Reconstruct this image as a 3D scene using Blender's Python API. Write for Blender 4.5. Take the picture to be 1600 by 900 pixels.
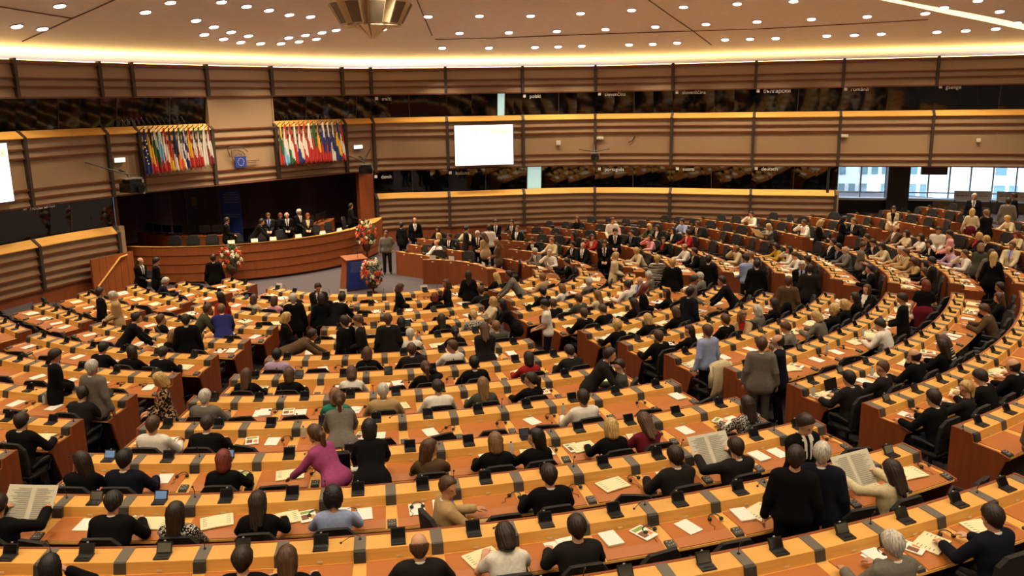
import bpy, math, random
import numpy as np
from mathutils import Vector, Matrix
for _o in list(bpy.data.objects): bpy.data.objects.remove(_o)
SC = bpy.context.scene
COL = SC.collection
RND = random.Random(7)
PI = math.pi

# ------------------------------------------------------------------ camera
H = 6.85                      # eye height above the floor of the speakers' well
F_PX, PITCH, ROLL = 1340.0, 0.2170, -0.0161
_cr, _sr, _cp, _sp = math.cos(ROLL), math.sin(ROLL), math.cos(PITCH), math.sin(PITCH)
CAM_R = Vector((_cr, _sp * _sr, _cp * _sr)); CAM_U = Vector((-_sr, _sp * _cr, _cp * _cr)); CAM_F = Vector((0, _cp, -_sp))
cam = bpy.data.cameras.new('camera'); cam_o = bpy.data.objects.new('camera', cam); COL.objects.link(cam_o)
cam.sensor_width = 36.0; cam.lens = 36.0 * F_PX / 1600.0; cam.clip_end = 400; cam.clip_start = 0.05
cam_o.matrix_world = Matrix(((CAM_R.x, CAM_U.x, -CAM_F.x, 0), (CAM_R.y, CAM_U.y, -CAM_F.y, 0), (CAM_R.z, CAM_U.z, -CAM_F.z, H), (0, 0, 0, 1)))
SC.camera = cam_o
# ------------------------------------------------------------------ world, exposure
W = bpy.data.worlds.new('daylight'); SC.world = W; W.use_nodes = True
bg = W.node_tree.nodes['Background']; bg.inputs[0].default_value = (0.72, 0.86, 1.0, 1); bg.inputs[1].default_value = 6.0
SC.view_settings.view_transform = 'Standard'; SC.view_settings.look = 'None'
SC.view_settings.exposure = EXPOSURE = 0.30; SC.view_settings.gamma = 1.0
SC.view_settings.use_curve_mapping = False
LAMP_W = 590.0
LAMP_COL = (1.0, 0.84, 0.60)
COVE_E = 12.0

# ------------------------------------------------------------------ pixel rays
def ray(x, y):
    d = CAM_F + CAM_R * ((x - 800) / F_PX) + CAM_U * (-(y - 450) / F_PX)
    return d
def on_z(x, y, z):
    d = ray(x, y); t = (z - H) / d.z
    return Vector((0, 0, H)) + d * t
def at_dist(x, y, Y):
    d = ray(x, y); return Vector((0, 0, H)) + d * (Y / d.y)
def project(p):
    v = Vector(p) - Vector((0, 0, H)); w = v.dot(CAM_F)
    return 800 + F_PX * v.dot(CAM_R) / w, 450 - F_PX * v.dot(CAM_U) / w

# ------------------------------------------------------------------ materials
MATS = {}
def srgb(c):
    return tuple(((v / 255) / 12.92 if v / 255 <= 0.04045 else ((v / 255 + 0.055) / 1.055) ** 2.4) for v in c)
def mat(name, col, rough=0.5, metal=0.0, emit=0.0, kind=None, scale=1.0, spec=0.5, var=0.25, bump=0.0):
    if name in MATS: return MATS[name]
    m = bpy.data.materials.new(name); m.use_nodes = True; MATS[name] = m
    nt = m.node_tree; b = nt.nodes['Principled BSDF']; c = srgb(col)
    b.inputs['Base Color'].default_value = (*c, 1); b.inputs['Roughness'].default_value = rough
    b.inputs['Metallic'].default_value = metal; b.inputs['Specular IOR Level'].default_value = spec
    if emit:
        b.inputs['Emission Color'].default_value = (*c, 1); b.inputs['Emission Strength'].default_value = emit
    if kind:
        tc = nt.nodes.new('ShaderNodeTexCoord'); mp = nt.nodes.new('ShaderNodeMapping'); nz = nt.nodes.new('ShaderNodeTexNoise')
        cr = nt.nodes.new('ShaderNodeValToRGB')
        nt.links.new(tc.outputs['Object'], mp.inputs['Vector']); nt.links.new(mp.outputs['Vector'], nz.inputs['Vector'])
        if kind == 'wood': mp.inputs['Scale'].default_value = (14 * scale, 14 * scale, 0.9 * scale); nz.inputs['Detail'].default_value = 5
        elif kind == 'woodh': mp.inputs['Scale'].default_value = (1.2 * scale, 1.2 * scale, 22 * scale); nz.inputs['Detail'].default_value = 5
        else: mp.inputs['Scale'].default_value = (18 * scale,) * 3; nz.inputs['Detail'].default_value = 4
        nz.inputs['Scale'].default_value = 1.0
        cr.color_ramp.elements[0].position = 0.3; cr.color_ramp.elements[1].position = 0.7
        cr.color_ramp.elements[0].color = (*[v * (1 - var) for v in c], 1); cr.color_ramp.elements[1].color = (*[min(1, v * (1 + var)) for v in c], 1)
        nt.links.new(nz.outputs['Fac'], cr.inputs['Fac']); nt.links.new(cr.outputs['Color'], b.inputs['Base Color'])
        if bump:
            bp = nt.nodes.new('ShaderNodeBump'); bp.inputs['Strength'].default_value = bump
            nt.links.new(nz.outputs['Fac'], bp.inputs['Height']); nt.links.new(bp.outputs['Normal'], b.inputs['Normal'])
    return m
M_LEDGE = mat('beech_ledge', (226, 168, 82), 0.42, kind='woodh', var=0.12)
M_PAD = mat('orange_brown_desk_pad', (180, 104, 40), 0.45, kind='woodh', scale=0.6, var=0.10)
M_PANEL = mat('cherry_panel', (138, 70, 31), 0.45, kind='wood', var=0.16)
M_DAIS = mat('rostrum_cherry', (148, 78, 34), 0.42, kind='wood', var=0.15)
M_DARKWOOD = mat('dark_alcove_wood', (84, 38, 24), 0.5, kind='wood', var=0.25)
M_BAND = mat('grey_band', (104, 96, 84), 0.5)
M_SPK = mat('speaker_grille', (52, 49, 46), 0.7)
M_BLACK = mat('black_plastic', (14, 14, 15), 0.35)
M_SCREEN = mat('display_glass', (10, 12, 16), 0.12)
M_STEEL = mat('steel', (170, 170, 168), 0.3, metal=0.9)
M_TAG = mat('name_tag', (222, 205, 170), 0.6)
M_BTN = mat('control_button', (180, 178, 170), 0.4)
M_CHAIR = mat('charcoal_upholstery', (28, 25, 24), 0.75, kind='noise', var=0.25)
M_CARPET = mat('grey_violet_carpet', (78, 69, 73), 0.95, kind='noise', scale=3, var=0.15)
M_WALLP = mat('beige_wall_fabric', (152, 124, 94), 0.42, kind='noise', scale=2, var=0.05)
M_SLAT = mat('red_brown_slat', (108, 58, 30), 0.4, kind='woodh', var=0.15)
M_FIN = mat('dark_fin', (58, 46, 38), 0.5)
M_CEIL = mat('ceiling_plaster', (236, 228, 226), 0.85, kind='noise', scale=.3, var=0.03)
M_GLASS = mat('dark_booth_glass', (4, 5, 5), 0.05, spec=0.8)
M_WHITE = mat('white_paper', (236, 232, 220), 0.8)
M_CREAM = mat('cream_paper', (232, 222, 178), 0.8)
M_LETTER = mat('white_lettering', (225, 225, 220), 0.6)

# ------------------------------------------------------------------ mesh helpers
class MB:
    def __init__(s): s.v = []; s.f = []; s.m = []
    def add(s, vs, fs, mi=0):
        o = len(s.v); s.v += [tuple(v) for v in vs]; s.f += [tuple(i + o for i in f) for f in fs]; s.m += [mi] * len(fs)
    def box(s, c, d, mi=0, M=None):
        x, y, z = d[0] / 2, d[1] / 2, d[2] / 2
        vs = [Vector((sx * x, sy * y, sz * z)) for sz in (-1, 1) for sx, sy in ((-1, -1), (1, -1), (1, 1), (-1, 1))]
        if M is not None: vs = [M @ v for v in vs]
        vs = [v + Vector(c) for v in vs]
        s.add(vs, [(3, 2, 1, 0), (4, 5, 6, 7), (0, 1, 5, 4), (1, 2, 6, 5), (2, 3, 7, 6), (3, 0, 4, 7)], mi)
    def prism(s, poly, a, b, mi=0):
        """poly: list of 3-vectors (closed); extruded from offset a to offset b (vectors)"""
        n = len(poly); a = Vector(a); b = Vector(b)
        vs = [Vector(p) + a for p in poly] + [Vector(p) + b for p in poly]
        s.add(vs, [tuple(range(n))[::-1], tuple(range(n, 2 * n))] + [(i, (i + 1) % n, n + (i + 1) % n, n + i) for i in range(n)], mi)
    def sweep(s, prof, path, mi=0, closed=True, cap=True):
        """path: (x, y, z, nx, ny); profile (u, v)"""
        k = len(prof); o = [Vector((x + nx * u, y + ny * u, z + v)) for x, y, z, nx, ny in path for u, v in prof]
        fs = []
        for i in range(len(path) - 1):
            for j in range(k if closed else k - 1):
                j2 = (j + 1) % k; fs.append((i * k + j, i * k + j2, (i + 1) * k + j2, (i + 1) * k + j))
        if cap and closed: fs += [tuple(range(k))[::-1], tuple(range((len(path) - 1) * k, len(path) * k))]
        s.add(o, fs, mi)
    def tube(s, pts, r, n=6, mi=0, cap=True):
        pts = [Vector(p) for p in pts]; rs = r if isinstance(r, (list, tuple)) else [r] * len(pts); o = []
        for i, p in enumerate(pts):
            t = (pts[min(i + 1, len(pts) - 1)] - pts[max(i - 1, 0)]).normalized()
            a = t.orthogonal().normalized() if abs(t.z) > 0.95 else t.cross(Vector((0, 0, 1))).normalized(); b = t.cross(a)
            o += [p + (a * math.cos(2 * PI * j / n) + b * math.sin(2 * PI * j / n)) * rs[i] for j in range(n)]
        fs = [(i * n + j, i * n + (j + 1) % n, (i + 1) * n + (j + 1) % n, (i + 1) * n + j) for i in range(len(pts) - 1) for j in range(n)]
        if cap: fs += [tuple(range(n))[::-1], tuple(range((len(pts) - 1) * n, len(pts) * n))]
        s.add(o, fs, mi)
    def lathe(s, prof, n=12, mi=0, c=(0, 0, 0)):
        c = Vector(c); o = [c + Vector((r * math.cos(2 * PI * j / n), r * math.sin(2 * PI * j / n), z)) for r, z in prof for j in range(n)]
        fs = [(i * n + j, i * n + (j + 1) % n, (i + 1) * n + (j + 1) % n, (i + 1) * n + j) for i in range(len(prof) - 1) for j in range(n)]
        fs += [tuple(range(n))[::-1], tuple(range((len(prof) - 1) * n, len(prof) * n))]
        s.add(o, fs, mi)
    def ball(s, c, r, mi=0, n=8, k=5):
        c = Vector(c); r = Vector(r) if not isinstance(r, (int, float)) else Vector((r, r, r))
        o = [c + Vector((r.x * math.sin(PI * i / k) * math.cos(2 * PI * j / n), r.y * math.sin(PI * i / k) * math.sin(2 * PI * j / n), r.z * math.cos(PI * i / k))) for i in range(1, k) for j in range(n)]
        o += [c + Vector((0, 0, r.z)), c - Vector((0, 0, r.z))]; T = len(o) - 2
        fs = [(i * n + j, (i + 1) * n + j, (i + 1) * n + (j + 1) % n, i * n + (j + 1) % n) for i in range(k - 2) for j in range(n)]
        fs += [(T, j, (j + 1) % n) for j in range(n)] + [(T + 1, (k - 2) * n + (j + 1) % n, (k - 2) * n + j) for j in range(n)]
        s.add(o, fs, mi)
    def mesh(s, name, mats, smooth=False, fix=True):
        me = bpy.data.meshes.new(name); me.from_pydata(s.v, [], s.f)
        for m in (mats if isinstance(mats, (list, tuple)) else [mats]): me.materials.append(m)
        me.polygons.foreach_set('material_index', s.m)
        if smooth: me.polygons.foreach_set('use_smooth', [True] * len(me.polygons))
        if fix:
            import bmesh
            bm = bmesh.new(); bm.from_mesh(me); bmesh.ops.recalc_face_normals(bm, faces=bm.faces); bm.to_mesh(me); bm.free()
        me.update(); return me
def link(name, me, parent=None, loc=(0, 0, 0), rz=0.0, rot=None):
    o = bpy.data.objects.new(name, me); COL.objects.link(o); o.location = loc
    o.rotation_euler = rot if rot is not None else (0, 0, rz)
    if parent is not None: o.parent = parent
    return o
def tag(o, label, cat, group=None, kind=None):
    o['label'] = label; o['category'] = cat
    if group: o['group'] = group
    if kind: o['kind'] = kind
    return o
def struct(o, label=None):
    o['kind'] = 'structure'
    if label: o['label'] = label
    return o
def thing(name, label, cat, loc=(0, 0, 0), rz=0, group=None):
    return tag(link(name, None, None, loc, rz), label, cat, group)
ORD = ['', 'first', 'second', 'third', 'fourth', 'fifth', 'sixth', 'seventh', 'eighth', 'ninth', 'tenth', 'eleventh', 'twelfth', 'thirteenth', 'fourteenth', 'fifteenth']

# ------------------------------------------------------------------ hemicycle layout (metres)
CX, CY = -4.689, 30.556
DESK_H = 0.93
def Rk(k): return 1.567 * k + 2.733
def Zl(k): return 0.001734 * k * k + 0.0617 * k - 5.977 + H      # ledge height of row k
def Zf(k): return Zl(k) - DESK_H                                  # floor under row k
def keff(k, th):
    if th > -20: return k - 0.0215 * (th + 20)
    if th < -137: return k + 0.025 * (-137 - th)
    return k
def rowpt(k, th, u=0.0):
    """point on row k at angle th (degrees), u metres outward of the ledge's back edge"""
    ke = keff(k, th); a = math.radians(th); r = Rk(ke) + u
    return CX + r * math.cos(a), CY + r * math.sin(a), Zf(ke)
def floor_z(x, y):
    dx, dy = x - CX, y - CY; th = math.degrees(math.atan2(dy, dx)); r = math.hypot(dx, dy)
    if th > 75: th -= 360
    if th < -170 : return 0.0
    k = (r + 0.05 - 2.733) / 1.567
    if th > -20: k += 0.0215 * (th + 20)
    if th < -137: k -= 0.025 * (-137 - th)
    kk = math.floor(k)
    if kk < 1: return 0.0
    return max(0.0, Zf(keff(min(kk, 16), th)))

# ------------------------------------------------------------------ room outline
WS = 0.93
WPX = [(0, -17.70, 30.30), (160, -15.97, 34.22), (430, -11.05, 41.27), (580, -7.11, 45.01), (700, -3.20, 45.59), (930, 4.58, 46.53), (1180, 12.46, 44.26), (1310, 16.30, 43.26), (1600, 24.12, 40.95)]
OUT = [(x * WS, y * WS) for _, x, y in WPX] + [(26.2, 35.0), (30.5, 29), (32, 21), (30, 11), (24, 2), (14, -4.5), (2, -6.5), (-9, -3.5), (-15.5, 4), (-18.5, 13), (-18.4, 21)]
def catmull(P, n=8):
    R = []; m = len(P)
    for i in range(m):
        p0, p1, p2, p3 = (np.array(P[(i + j - 1) % m], float) for j in range(4))
        for t in np.arange(n) / n:
            R.append(0.5 * (2 * p1 + (p2 - p0) * t + (2 * p0 - 5 * p1 + 4 * p2 - p3) * t * t + (3 * p1 - p0 - 3 * p2 + p3) * t ** 3))
    return np.array(R)
OUTL = catmull(OUT)
CEN = np.array((4.0, 19.0))
def wall_dist(P):
    P = np.atleast_2d(P); A = OUTL; B = np.roll(OUTL, -1, 0); d = B - A
    t = np.clip(((P[:, None] - A) * d).sum(2) / (d * d).sum(1), 0, 1)
    return np.sqrt((((A + t[..., None] * d) - P[:, None]) ** 2).sum(2)).min(1)
def wall_at(x, y=190.0):
    """where the vertical plane of pixel column (x, y) meets the wall outline; returns point and inward normal"""
    d = ray(x, y); D = np.array((d.x, d.y)); D /= np.linalg.norm(D)
    A = OUTL; B = np.roll(OUTL, -1, 0); best = None
    for a, b in zip(A, B):
        e = b - a; den = D[0] * e[1] - D[1] * e[0]
        if abs(den) < 1e-9: continue
        t = (a[0] * e[1] - a[1] * e[0]) / den; s = (a[0] * D[1] - a[1] * D[0]) / den
        if t > 0 and -1e-6 <= s <= 1 + 1e-6 and (best is None or t > best[0]): best = (t, e)
    t, e = best; n = np.array((-e[1], e[0])) / np.hypot(*e); p = D * t
    if np.dot(n, CEN - p) < 0: n = -n
    return p, n
def ceil_z(d): d = min(d, 18.0); return H + 1.92 + 0.25 * d - 0.0045 * d * d
def on_ceiling(x, y):
    d = ray(x, y); t = 10.0
    for _ in range(4000):
        p = Vector((0, 0, H)) + d * t
        if p.z > ceil_z(float(wall_dist((p.x, p.y))[0])): return p
        t += 0.06
        if t > 60: break
    return None
# ================================================================== STRUCTURE
# ---- floor: flat well + low carpeted tiers
def build_floor():
    mb = MB(); S = 60
    Q = OUTL + (OUTL - CEN) / np.linalg.norm(OUTL - CEN, axis=1)[:, None] * 3.6; mb.add([(q[0], q[1], 0) for q in Q] + [(CEN[0], CEN[1], 0)], [(i, (i + 1) % len(Q), len(Q)) for i in range(len(Q))])
    A = np.arange(-170, 76, 2.5); top = 16
    for k in range(1, top + 1):
        inn = [rowpt(k, a, -0.05) for a in A]
        out = [rowpt(k + 1, a, -0.05) if k < top else rowpt(k, a, 6) for a in A]
        n = len(A)
        lo = [max(0.0, Zf(keff(k - 1, a))) if k > 1 else 0.0 for a in A]
        vs = [(p[0], p[1], max(p[2], 0.002)) for p in inn] + [(q[0], q[1], max(p[2], 0.002)) for p, q in zip(inn, out)] + [(p[0], p[1], l - 0.02) for p, l in zip(inn, lo)]
        fs = [(i, n + i, n + i + 1, i + 1) for i in range(n - 1)] + [(2 * n + i, i, i + 1, 2 * n + i + 1) for i in range(n - 1)]
        mb.add(vs, fs)
    struct(link('floor', mb.mesh('floor', M_CARPET)), 'grey violet carpet of the well and its low curved tiers')
build_floor()

# ---- ceiling
def build_ceiling():
    n = len(OUTL); fr = [-0.055, -0.04, -0.02, 0.0, 0.02, 0.05, 0.09, 0.14, 0.2, 0.28, 0.38, 0.5, 0.65, 0.8, 0.93]
    mb = MB(); vs = []
    for s in fr:
        P = OUTL + (CEN - OUTL) * s
        d = wall_dist(P)
        for p, dd in zip(P, d): vs.append((p[0], p[1], (ceil_z(dd) if s >= 0 else H + {-0.055: 1.25, -0.04: 1.6, -0.02: 1.83}[s])))
    vs.append((CEN[0], CEN[1], ceil_z(18)))
    fs = [(j * n + i, j * n + (i + 1) % n, (j + 1) * n + (i + 1) % n, (j + 1) * n + i) for j in range(len(fr) - 1) for i in range(n)]
    fs += [((len(fr) - 1) * n + i, (len(fr) - 1) * n + (i + 1) % n, len(vs) - 1) for i in range(n)]
    mb.add(vs, fs); me = mb.mesh('ceiling', M_CEIL, smooth=True)
    return struct(link('ceiling', me), 'pale pinkish plaster ceiling curving down to the lit cove')
ceiling = build_ceiling()
def on_ceiling(x, y, drop=0.0):
    d = ray(x, y); a = None; t = 8.0; prev = 8.0
    f = lambda t: (H + d.z * t) - ceil_z(float(wall_dist((d.x * t, d.y * t))[0]))
    while t < 60 and f(t) < 0: prev = t; t += 0.8
    if t >= 60: return None
    for _ in range(14):
        m = (prev + t) / 2
        if f(m) < 0: prev = m
        else: t = m
    return Vector((d.x * t, d.y * t, H + d.z * t - drop))

# ---- walls
COLS = [-140, 30, 162, 212, 327, 427, 537, 582, 698, 817, 930, 1050, 1178, 1313, 1458, 1660]
def wpath(x0, x1, n=5, inset=0.0, zoff=H):
    R = []
    for i in range(n):
        p, nn = wall_at(x0 + (x1 - x0) * i / (n - 1)); R.append((p[0] + nn[0] * inset, p[1] + nn[1] * inset, zoff, nn[0], nn[1]))
    return R
walls = {n: struct(link('wall_' + n, None), l) for n, l in (('left', 'beige panelled wall with red brown slats over the handrail stairs'), ('back', 'beige panelled wall carrying the flags above the rostrum'), ('right', 'beige panelled wall with two bands of dark booth windows'))}
def wallof(x): return walls['left'] if x < 200 else walls['back'] if x < 560 else walls['right']
def panel(x0, x1, z0, z1, o0=0.05, o1=0.0, par=None, m=None, name='wall_panel'):
    mb = MB(); mb.sweep([(o1, z1), (o0, z0), (o0 - 0.05, z0), (o1 - 0.05, z1)], wpath(x0, x1))
    return link(name, mb.mesh(name, m or M_WALLP), par)
def slat(x0, x1, z, par):
    mb = MB(); mb.sweep([(0.10, z + 0.028), (0.10, z - 0.028), (-0.02, z - 0.028), (-0.02, z + 0.028)], wpath(x0, x1))
    return link('wall_slat', mb.mesh('wall_slat', M_SLAT), par)
def ledge(x0, x1, z0, z1, par):
    mb = MB(); mb.sweep([(-0.16, z1), (0.14, z0 + 0.03), (0.14, z0), (-0.18, z0)], wpath(x0, x1))
    return link('wall_ledge', mb.mesh('wall_ledge', M_LEDGE), par)
WINN = [0]
def booth_window(x0, x1, z0, z1, gap=None):
    WINN[0] += 1
    w = struct(link('window_%d' % WINN[0], None), 'dark reflective interpreter booth window')
    xs = [x0, (x0 + x1) / 2, x1]
    if gap: xs = sorted([x0, x1] + list(gap))
    for a, b in zip(xs[:-1], xs[1:]):
        mb = MB(); mb.sweep([(-0.03, z1), (-0.22, z0), (-0.24, z0), (-0.05, z1)], wpath(a, b, 3))
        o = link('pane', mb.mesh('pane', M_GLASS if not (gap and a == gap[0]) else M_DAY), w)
    for a in xs[1:-1]:
        mb = MB(); mb.sweep([(-0.01, z1), (-0.20, z0), (-0.24, z0), (-0.05, z1)], wpath(a - 0.6, a + 0.6, 2)); link('mullion', mb.mesh('mullion', M_FIN), w)
    return w
M_DAY = mat('daylit_pane', (176, 216, 214), 0.3, emit=0.55)  # glow painted into the pane, stands for daylight seen through the booth
ZT = [(1.39, 0.93), (0.93, 0.65), (0.65, 0.29)]
ZM = [(-1.04, -1.39), (-1.39, -1.69), (-1.69, -2.73), (-2.73, -3.02), (-3.02, -3.28)]
ZB = [(-4.69, -5.0), (-5.0, -5.31), (-5.31, -5.62), (-5.62, -5.89), (-5.89, -6.16)]
BOOTH = {}
for x0, x1 in zip(COLS[:-1], COLS[1:]):
    par = wallof((x0 + x1) / 2); cen = (x0 == 327)
    mb = MB(); mb.sweep([(0.10, 1.51), (0.10, 1.39), (-0.3, 1.39), (-0.3, 1.51)], wpath(x0, x1)); link('wall_cap', mb.mesh('wall_cap', M_SLAT), par)
    for a, b in ZT: panel(x0, x1, b, a, par=par); slat(x0, x1, b, par)
    if cen:
        panel(x0, x1, -1.04, 0.29, 0.0, 0.0, par); slat(x0, x1, -1.04, par)
    else:
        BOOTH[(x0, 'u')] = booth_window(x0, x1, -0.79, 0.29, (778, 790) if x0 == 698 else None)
        ledge(x0, x1, -1.04, -0.79, par)
    for a, b in ZM:
        panel(x0, x1, b, a, 0.05 if a - b < 0.6 else 0.02, par=par)
        if b > -3.2: slat(x0, x1, b, par)
    mb = MB(); mb.sweep([(0.06, -3.27), (0.06, -3.33), (-0.6, -3.33), (-0.6, -3.27)], wpath(x0, x1)); link('soffit', mb.mesh('soffit', M_DARKWOOD), par)
    if x1 <= 162 or 582 <= x0 < 1313:
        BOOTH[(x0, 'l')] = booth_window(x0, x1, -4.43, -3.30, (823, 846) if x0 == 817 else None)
        ledge(x0, x1, -4.69, -4.43, par)
        for a, b in ZB: panel(x0, x1, b, a, par=par); slat(x0, x1, b, par)
        panel(x0, x1, -H, -6.18, 0.03, 0.03, par, M_PANEL, 'wall_base')
for x in COLS[1:-1]:
    par = wallof(x); mb = MB(); p = wpath(x - 2.2, x + 2.2, 2)
    segs = [(0.29, 1.56), (-3.30, -1.02)]
    if x < 170 or x >= 582 and x < 1320: segs.append((-6.2, -4.67))
    for a, b in segs: mb.sweep([(0.17, b), (0.17, a), (-0.02, a), (-0.02, b)], p)
    mb.sweep([(-0.13, -0.76), (0.17, -1.0), (0.17, -1.06), (-0.17, -0.82)], p)
    if len(segs) == 3: mb.sweep([(-0.13, -4.40), (0.17, -4.64), (0.17, -4.70), (-0.17, -4.46)], p)
    link('wall_fin', mb.mesh('wall_fin', M_FIN), par)
# end return of the low slatted wall beside the rostrum and beside the far windows
for x, dx in ((164, 8), (1313, 5)):
    mb = MB(); mb.sweep([(0.12, -4.43), (0.12, -6.16), (-0.3, -6.16), (-0.3, -4.43)], wpath(x, x + dx, 2)); link('wall_end', mb.mesh('wall_end', M_WALLP), wallof(x))
# unseen dark shell added behind the booths to stop sky light leaking in
for x0, x1, z0 in ((-140, 169, -H), (578, 1313, -H), (165, 582, -3.3), (1305, 1660, -3.25)):
    mb = MB(); mb.sweep([(-.26, 1.45), (-.26, z0), (-.6, z0), (-.6, 1.45)], wpath(x0, x1, 24)); link('booth_shell', mb.mesh('booth_shell', M_DARKWOOD), wallof((x0 + x1) / 2))
for x in (327, 427):
    mb = MB(); mb.sweep([(.04, .3), (.04, -1.05), (-.27, -1.05), (-.27, .3)], wpath(x - 1, x + 1, 2)); link('wall_end', mb.mesh('wall_end', M_WALLP), walls['back'])
# walls out of the camera's sight that close the hall
def closing_wall():
    a, _ = wall_at(1655); b, _ = wall_at(-138)
    P = [tuple(a)] + [tuple(q) for q in OUTL if (q[1] < a[1] - 0.3 and q[0] > 0) or q[1] < 20 or (q[0] < 0 and q[1] < b[1] - 0.3 and q[1] < 27)] + [tuple(b)]
    ang = lambda q: (math.atan2(q[1] - CEN[1], q[0] - CEN[0]) - 1.0) % (2 * PI)
    P = sorted(set(P), key=ang, reverse=True)
    mb = MB(); vs = []
    for p in P: vs += [(p[0], p[1], 0), (p[0], p[1], H + 1.5)]
    mb.add(vs, [(2 * i, 2 * i + 1, 2 * i + 3, 2 * i + 2) for i in range(len(P) - 1)])
    struct(link('wall_front', mb.mesh('wall_front', M_WALLP)), 'beige wall closing the hall behind the seats')
closing_wall()
# cove light lying behind the wall cap
mb = MB(); n = len(OUTL); C2 = [(OUTL[i] - CEN) / np.linalg.norm(OUTL[i] - CEN) for i in range(n)]
vs = [(OUTL[i][0] + C2[i][0] * s, OUTL[i][1] + C2[i][1] * s, H + 1.525) for i in range(n) for s in (0.0, 0.26)]
mb.add(vs, [(2 * i, 2 * i + 1, (2 * i + 3) % (2 * n), (2 * i + 2) % (2 * n)) for i in range(n)])
tag(link('cove_light', mb.mesh('cove_light', mat('cove_emitter', (255, 216, 118), 0.5, emit=COVE_E), fix=False)), 'yellow cove light strip hidden along the top of the panelled wall', 'light')

# ---- alcove behind the rostrum
a0, n0 = wall_at(169); a4, n4 = wall_at(577)
ALC = [tuple(a0), (-19.0, 36.6), (-16.6, 41.8), (-10.8, 45.4), (-7.0, 45.2), tuple(a4)]
walls['alcove'] = struct(link('wall_alcove', None), 'dark wood panelled recess behind the rostrum')
mb = MB(); mb.add([(x, y, z) for x, y in ALC for z in (0, 3.7)], [(2 * i, 2 * i + 1, 2 * i + 3, 2 * i + 2) for i in range(len(ALC) - 1)]); link('wall_backing', mb.mesh('wall_backing', M_DARKWOOD), walls['alcove'])  # backing added so no sky light comes through the panel gaps
for (xa, ya), (xb, yb) in zip(ALC[:-1], ALC[1:]):
    L = math.hypot(xb - xa, yb - ya); n = max(2, round(L / 1.1)); 
    for i in range(n):
        p = [(xa + (xb - xa) * (i + t) / n, ya + (yb - ya) * (i + t) / n) for t in (0.012, 0.988)]
        nx, ny = -(yb - ya) / L, (xb - xa) / L
        mb = MB(); mb.sweep([(0, 0), (0, 3.6), (0.06, 3.6), (0.06, 0)], [(q[0], q[1], 0, nx, ny) for q in p]); link('wall_panel', mb.mesh('wall_panel', M_DARKWOOD), walls['alcove'])
mb = MB(); mb.add([(x, y, 3.55) for x, y in ALC], [tuple(range(len(ALC)))]); struct(link('ceiling_alcove', mb.mesh('ceiling_alcove', M_DARKWOOD)), 'dark wood ceiling of the recess behind the rostrum')
def on_seg(px, py, A, B, off=0.0):
    """pixel ray with the vertical plane through A and B; off moves the plane towards the camera"""
    d = ray(px, py); e = (B[0] - A[0], B[1] - A[1]); L = math.hypot(*e); n = Vector((e[1] / L, -e[0] / L, 0))
    if n.dot(d) > 0: n = -n
    P = Vector((A[0], A[1], 0)) + n * off; t = (P - Vector((0, 0, H))).dot(n) / d.dot(n)
    return Vector((0, 0, H)) + d * t, n
def flat_box(name, m, px0, px1, z0, z1, A, B, off, thick, par=None):
    p, n = on_seg(px0, 330, A, B, off); q, _ = on_seg(px1, 330, A, B, off)
    mb = MB(); mb.prism([(p.x, p.y, z0), (q.x, q.y, z0), (q.x, q.y, z1), (p.x, p.y, z1)], (0, 0, 0), n * -thick)
    return link(name, mb.mesh(name, m), par)
d1 = struct(link('door_1', None), 'dark wooden door with a small yellow notice in the recess')
flat_box('door_leaf', mat('door_wood', (46, 20, 13), 0.45, kind='wood'), 293, 322, 0.55, 2.95, ALC[2], ALC[3], 0.10, 0.05, d1)
flat_box('door_notice', mat('notice', (150, 128, 60), 0.7), 301, 309, 1.95, 2.35, ALC[2], ALC[3], 0.115, 0.01, d1)
for a, b in ((291, 293), (322, 324)): flat_box('door_frame', M_DARKWOOD, a, b, 0.55, 3.05, ALC[2], ALC[3], 0.14, 0.08, d1)
mb = MB(); mb.sweep([(0.0, 0), (0.0, 3.56), (-0.35, 3.56), (-0.35, 0)], [(a, b, 0, c, d) for a, b, _, c, d in wpath(556, 579, 3)]); link('wall_pier', mb.mesh('wall_pier', M_PANEL), walls['alcove'])

# ---- daylight windows beyond the right end of the wall
def glass_mat():
    m = bpy.data.materials.new('clear_glass'); m.use_nodes = True; nt = m.node_tree; nt.nodes.clear()
    o = nt.nodes.new('ShaderNodeOutputMaterial'); mx = nt.nodes.new('ShaderNodeMixShader'); t = nt.nodes.new('ShaderNodeBsdfTransparent'); g = nt.nodes.new('ShaderNodeBsdfGlossy')
    g.inputs['Roughness'].default_value = 0.02; mx.inputs[0].default_value = 0.06; t.inputs[0].default_value = (0.95, 0.98, 1, 1)
    nt.links.new(t.outputs[0], mx.inputs[1]); nt.links.new(g.outputs[0], mx.inputs[2]); nt.links.new(mx.outputs[0], o.inputs[0]); return m
M_CLEAR = glass_mat()
M_FRAME = mat('pale_window_frame', (196, 204, 206), 0.5); M_DARK = mat('near_black_wall', (26, 24, 26), 0.6)
def rpath(x0, x1, n=2, out=2.2):
    return [(a - nx * out, b - ny * out, z, nx, ny) for a, b, z, nx, ny in wpath(x0, x1, n)]
def strip(name, m, x0, x1, z0, z1, par, u0=0.0, u1=0.08, n=3, out=2.2):
    mb = MB(); mb.sweep([(u1, z1), (u1, z0), (u0, z0), (u0, z1)], rpath(x0, x1, n, out)); return link(name, mb.mesh(name, m), par)
ww = walls['window'] = struct(link('wall_window', None), 'near black wall and column around the daylight windows')
strip('dark_wall', M_DARK, 1306, 1484, -H, -5.02, ww); strip('pale_wall', M_WALLP, 1484, 1700, -H, -4.95, ww)
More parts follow.
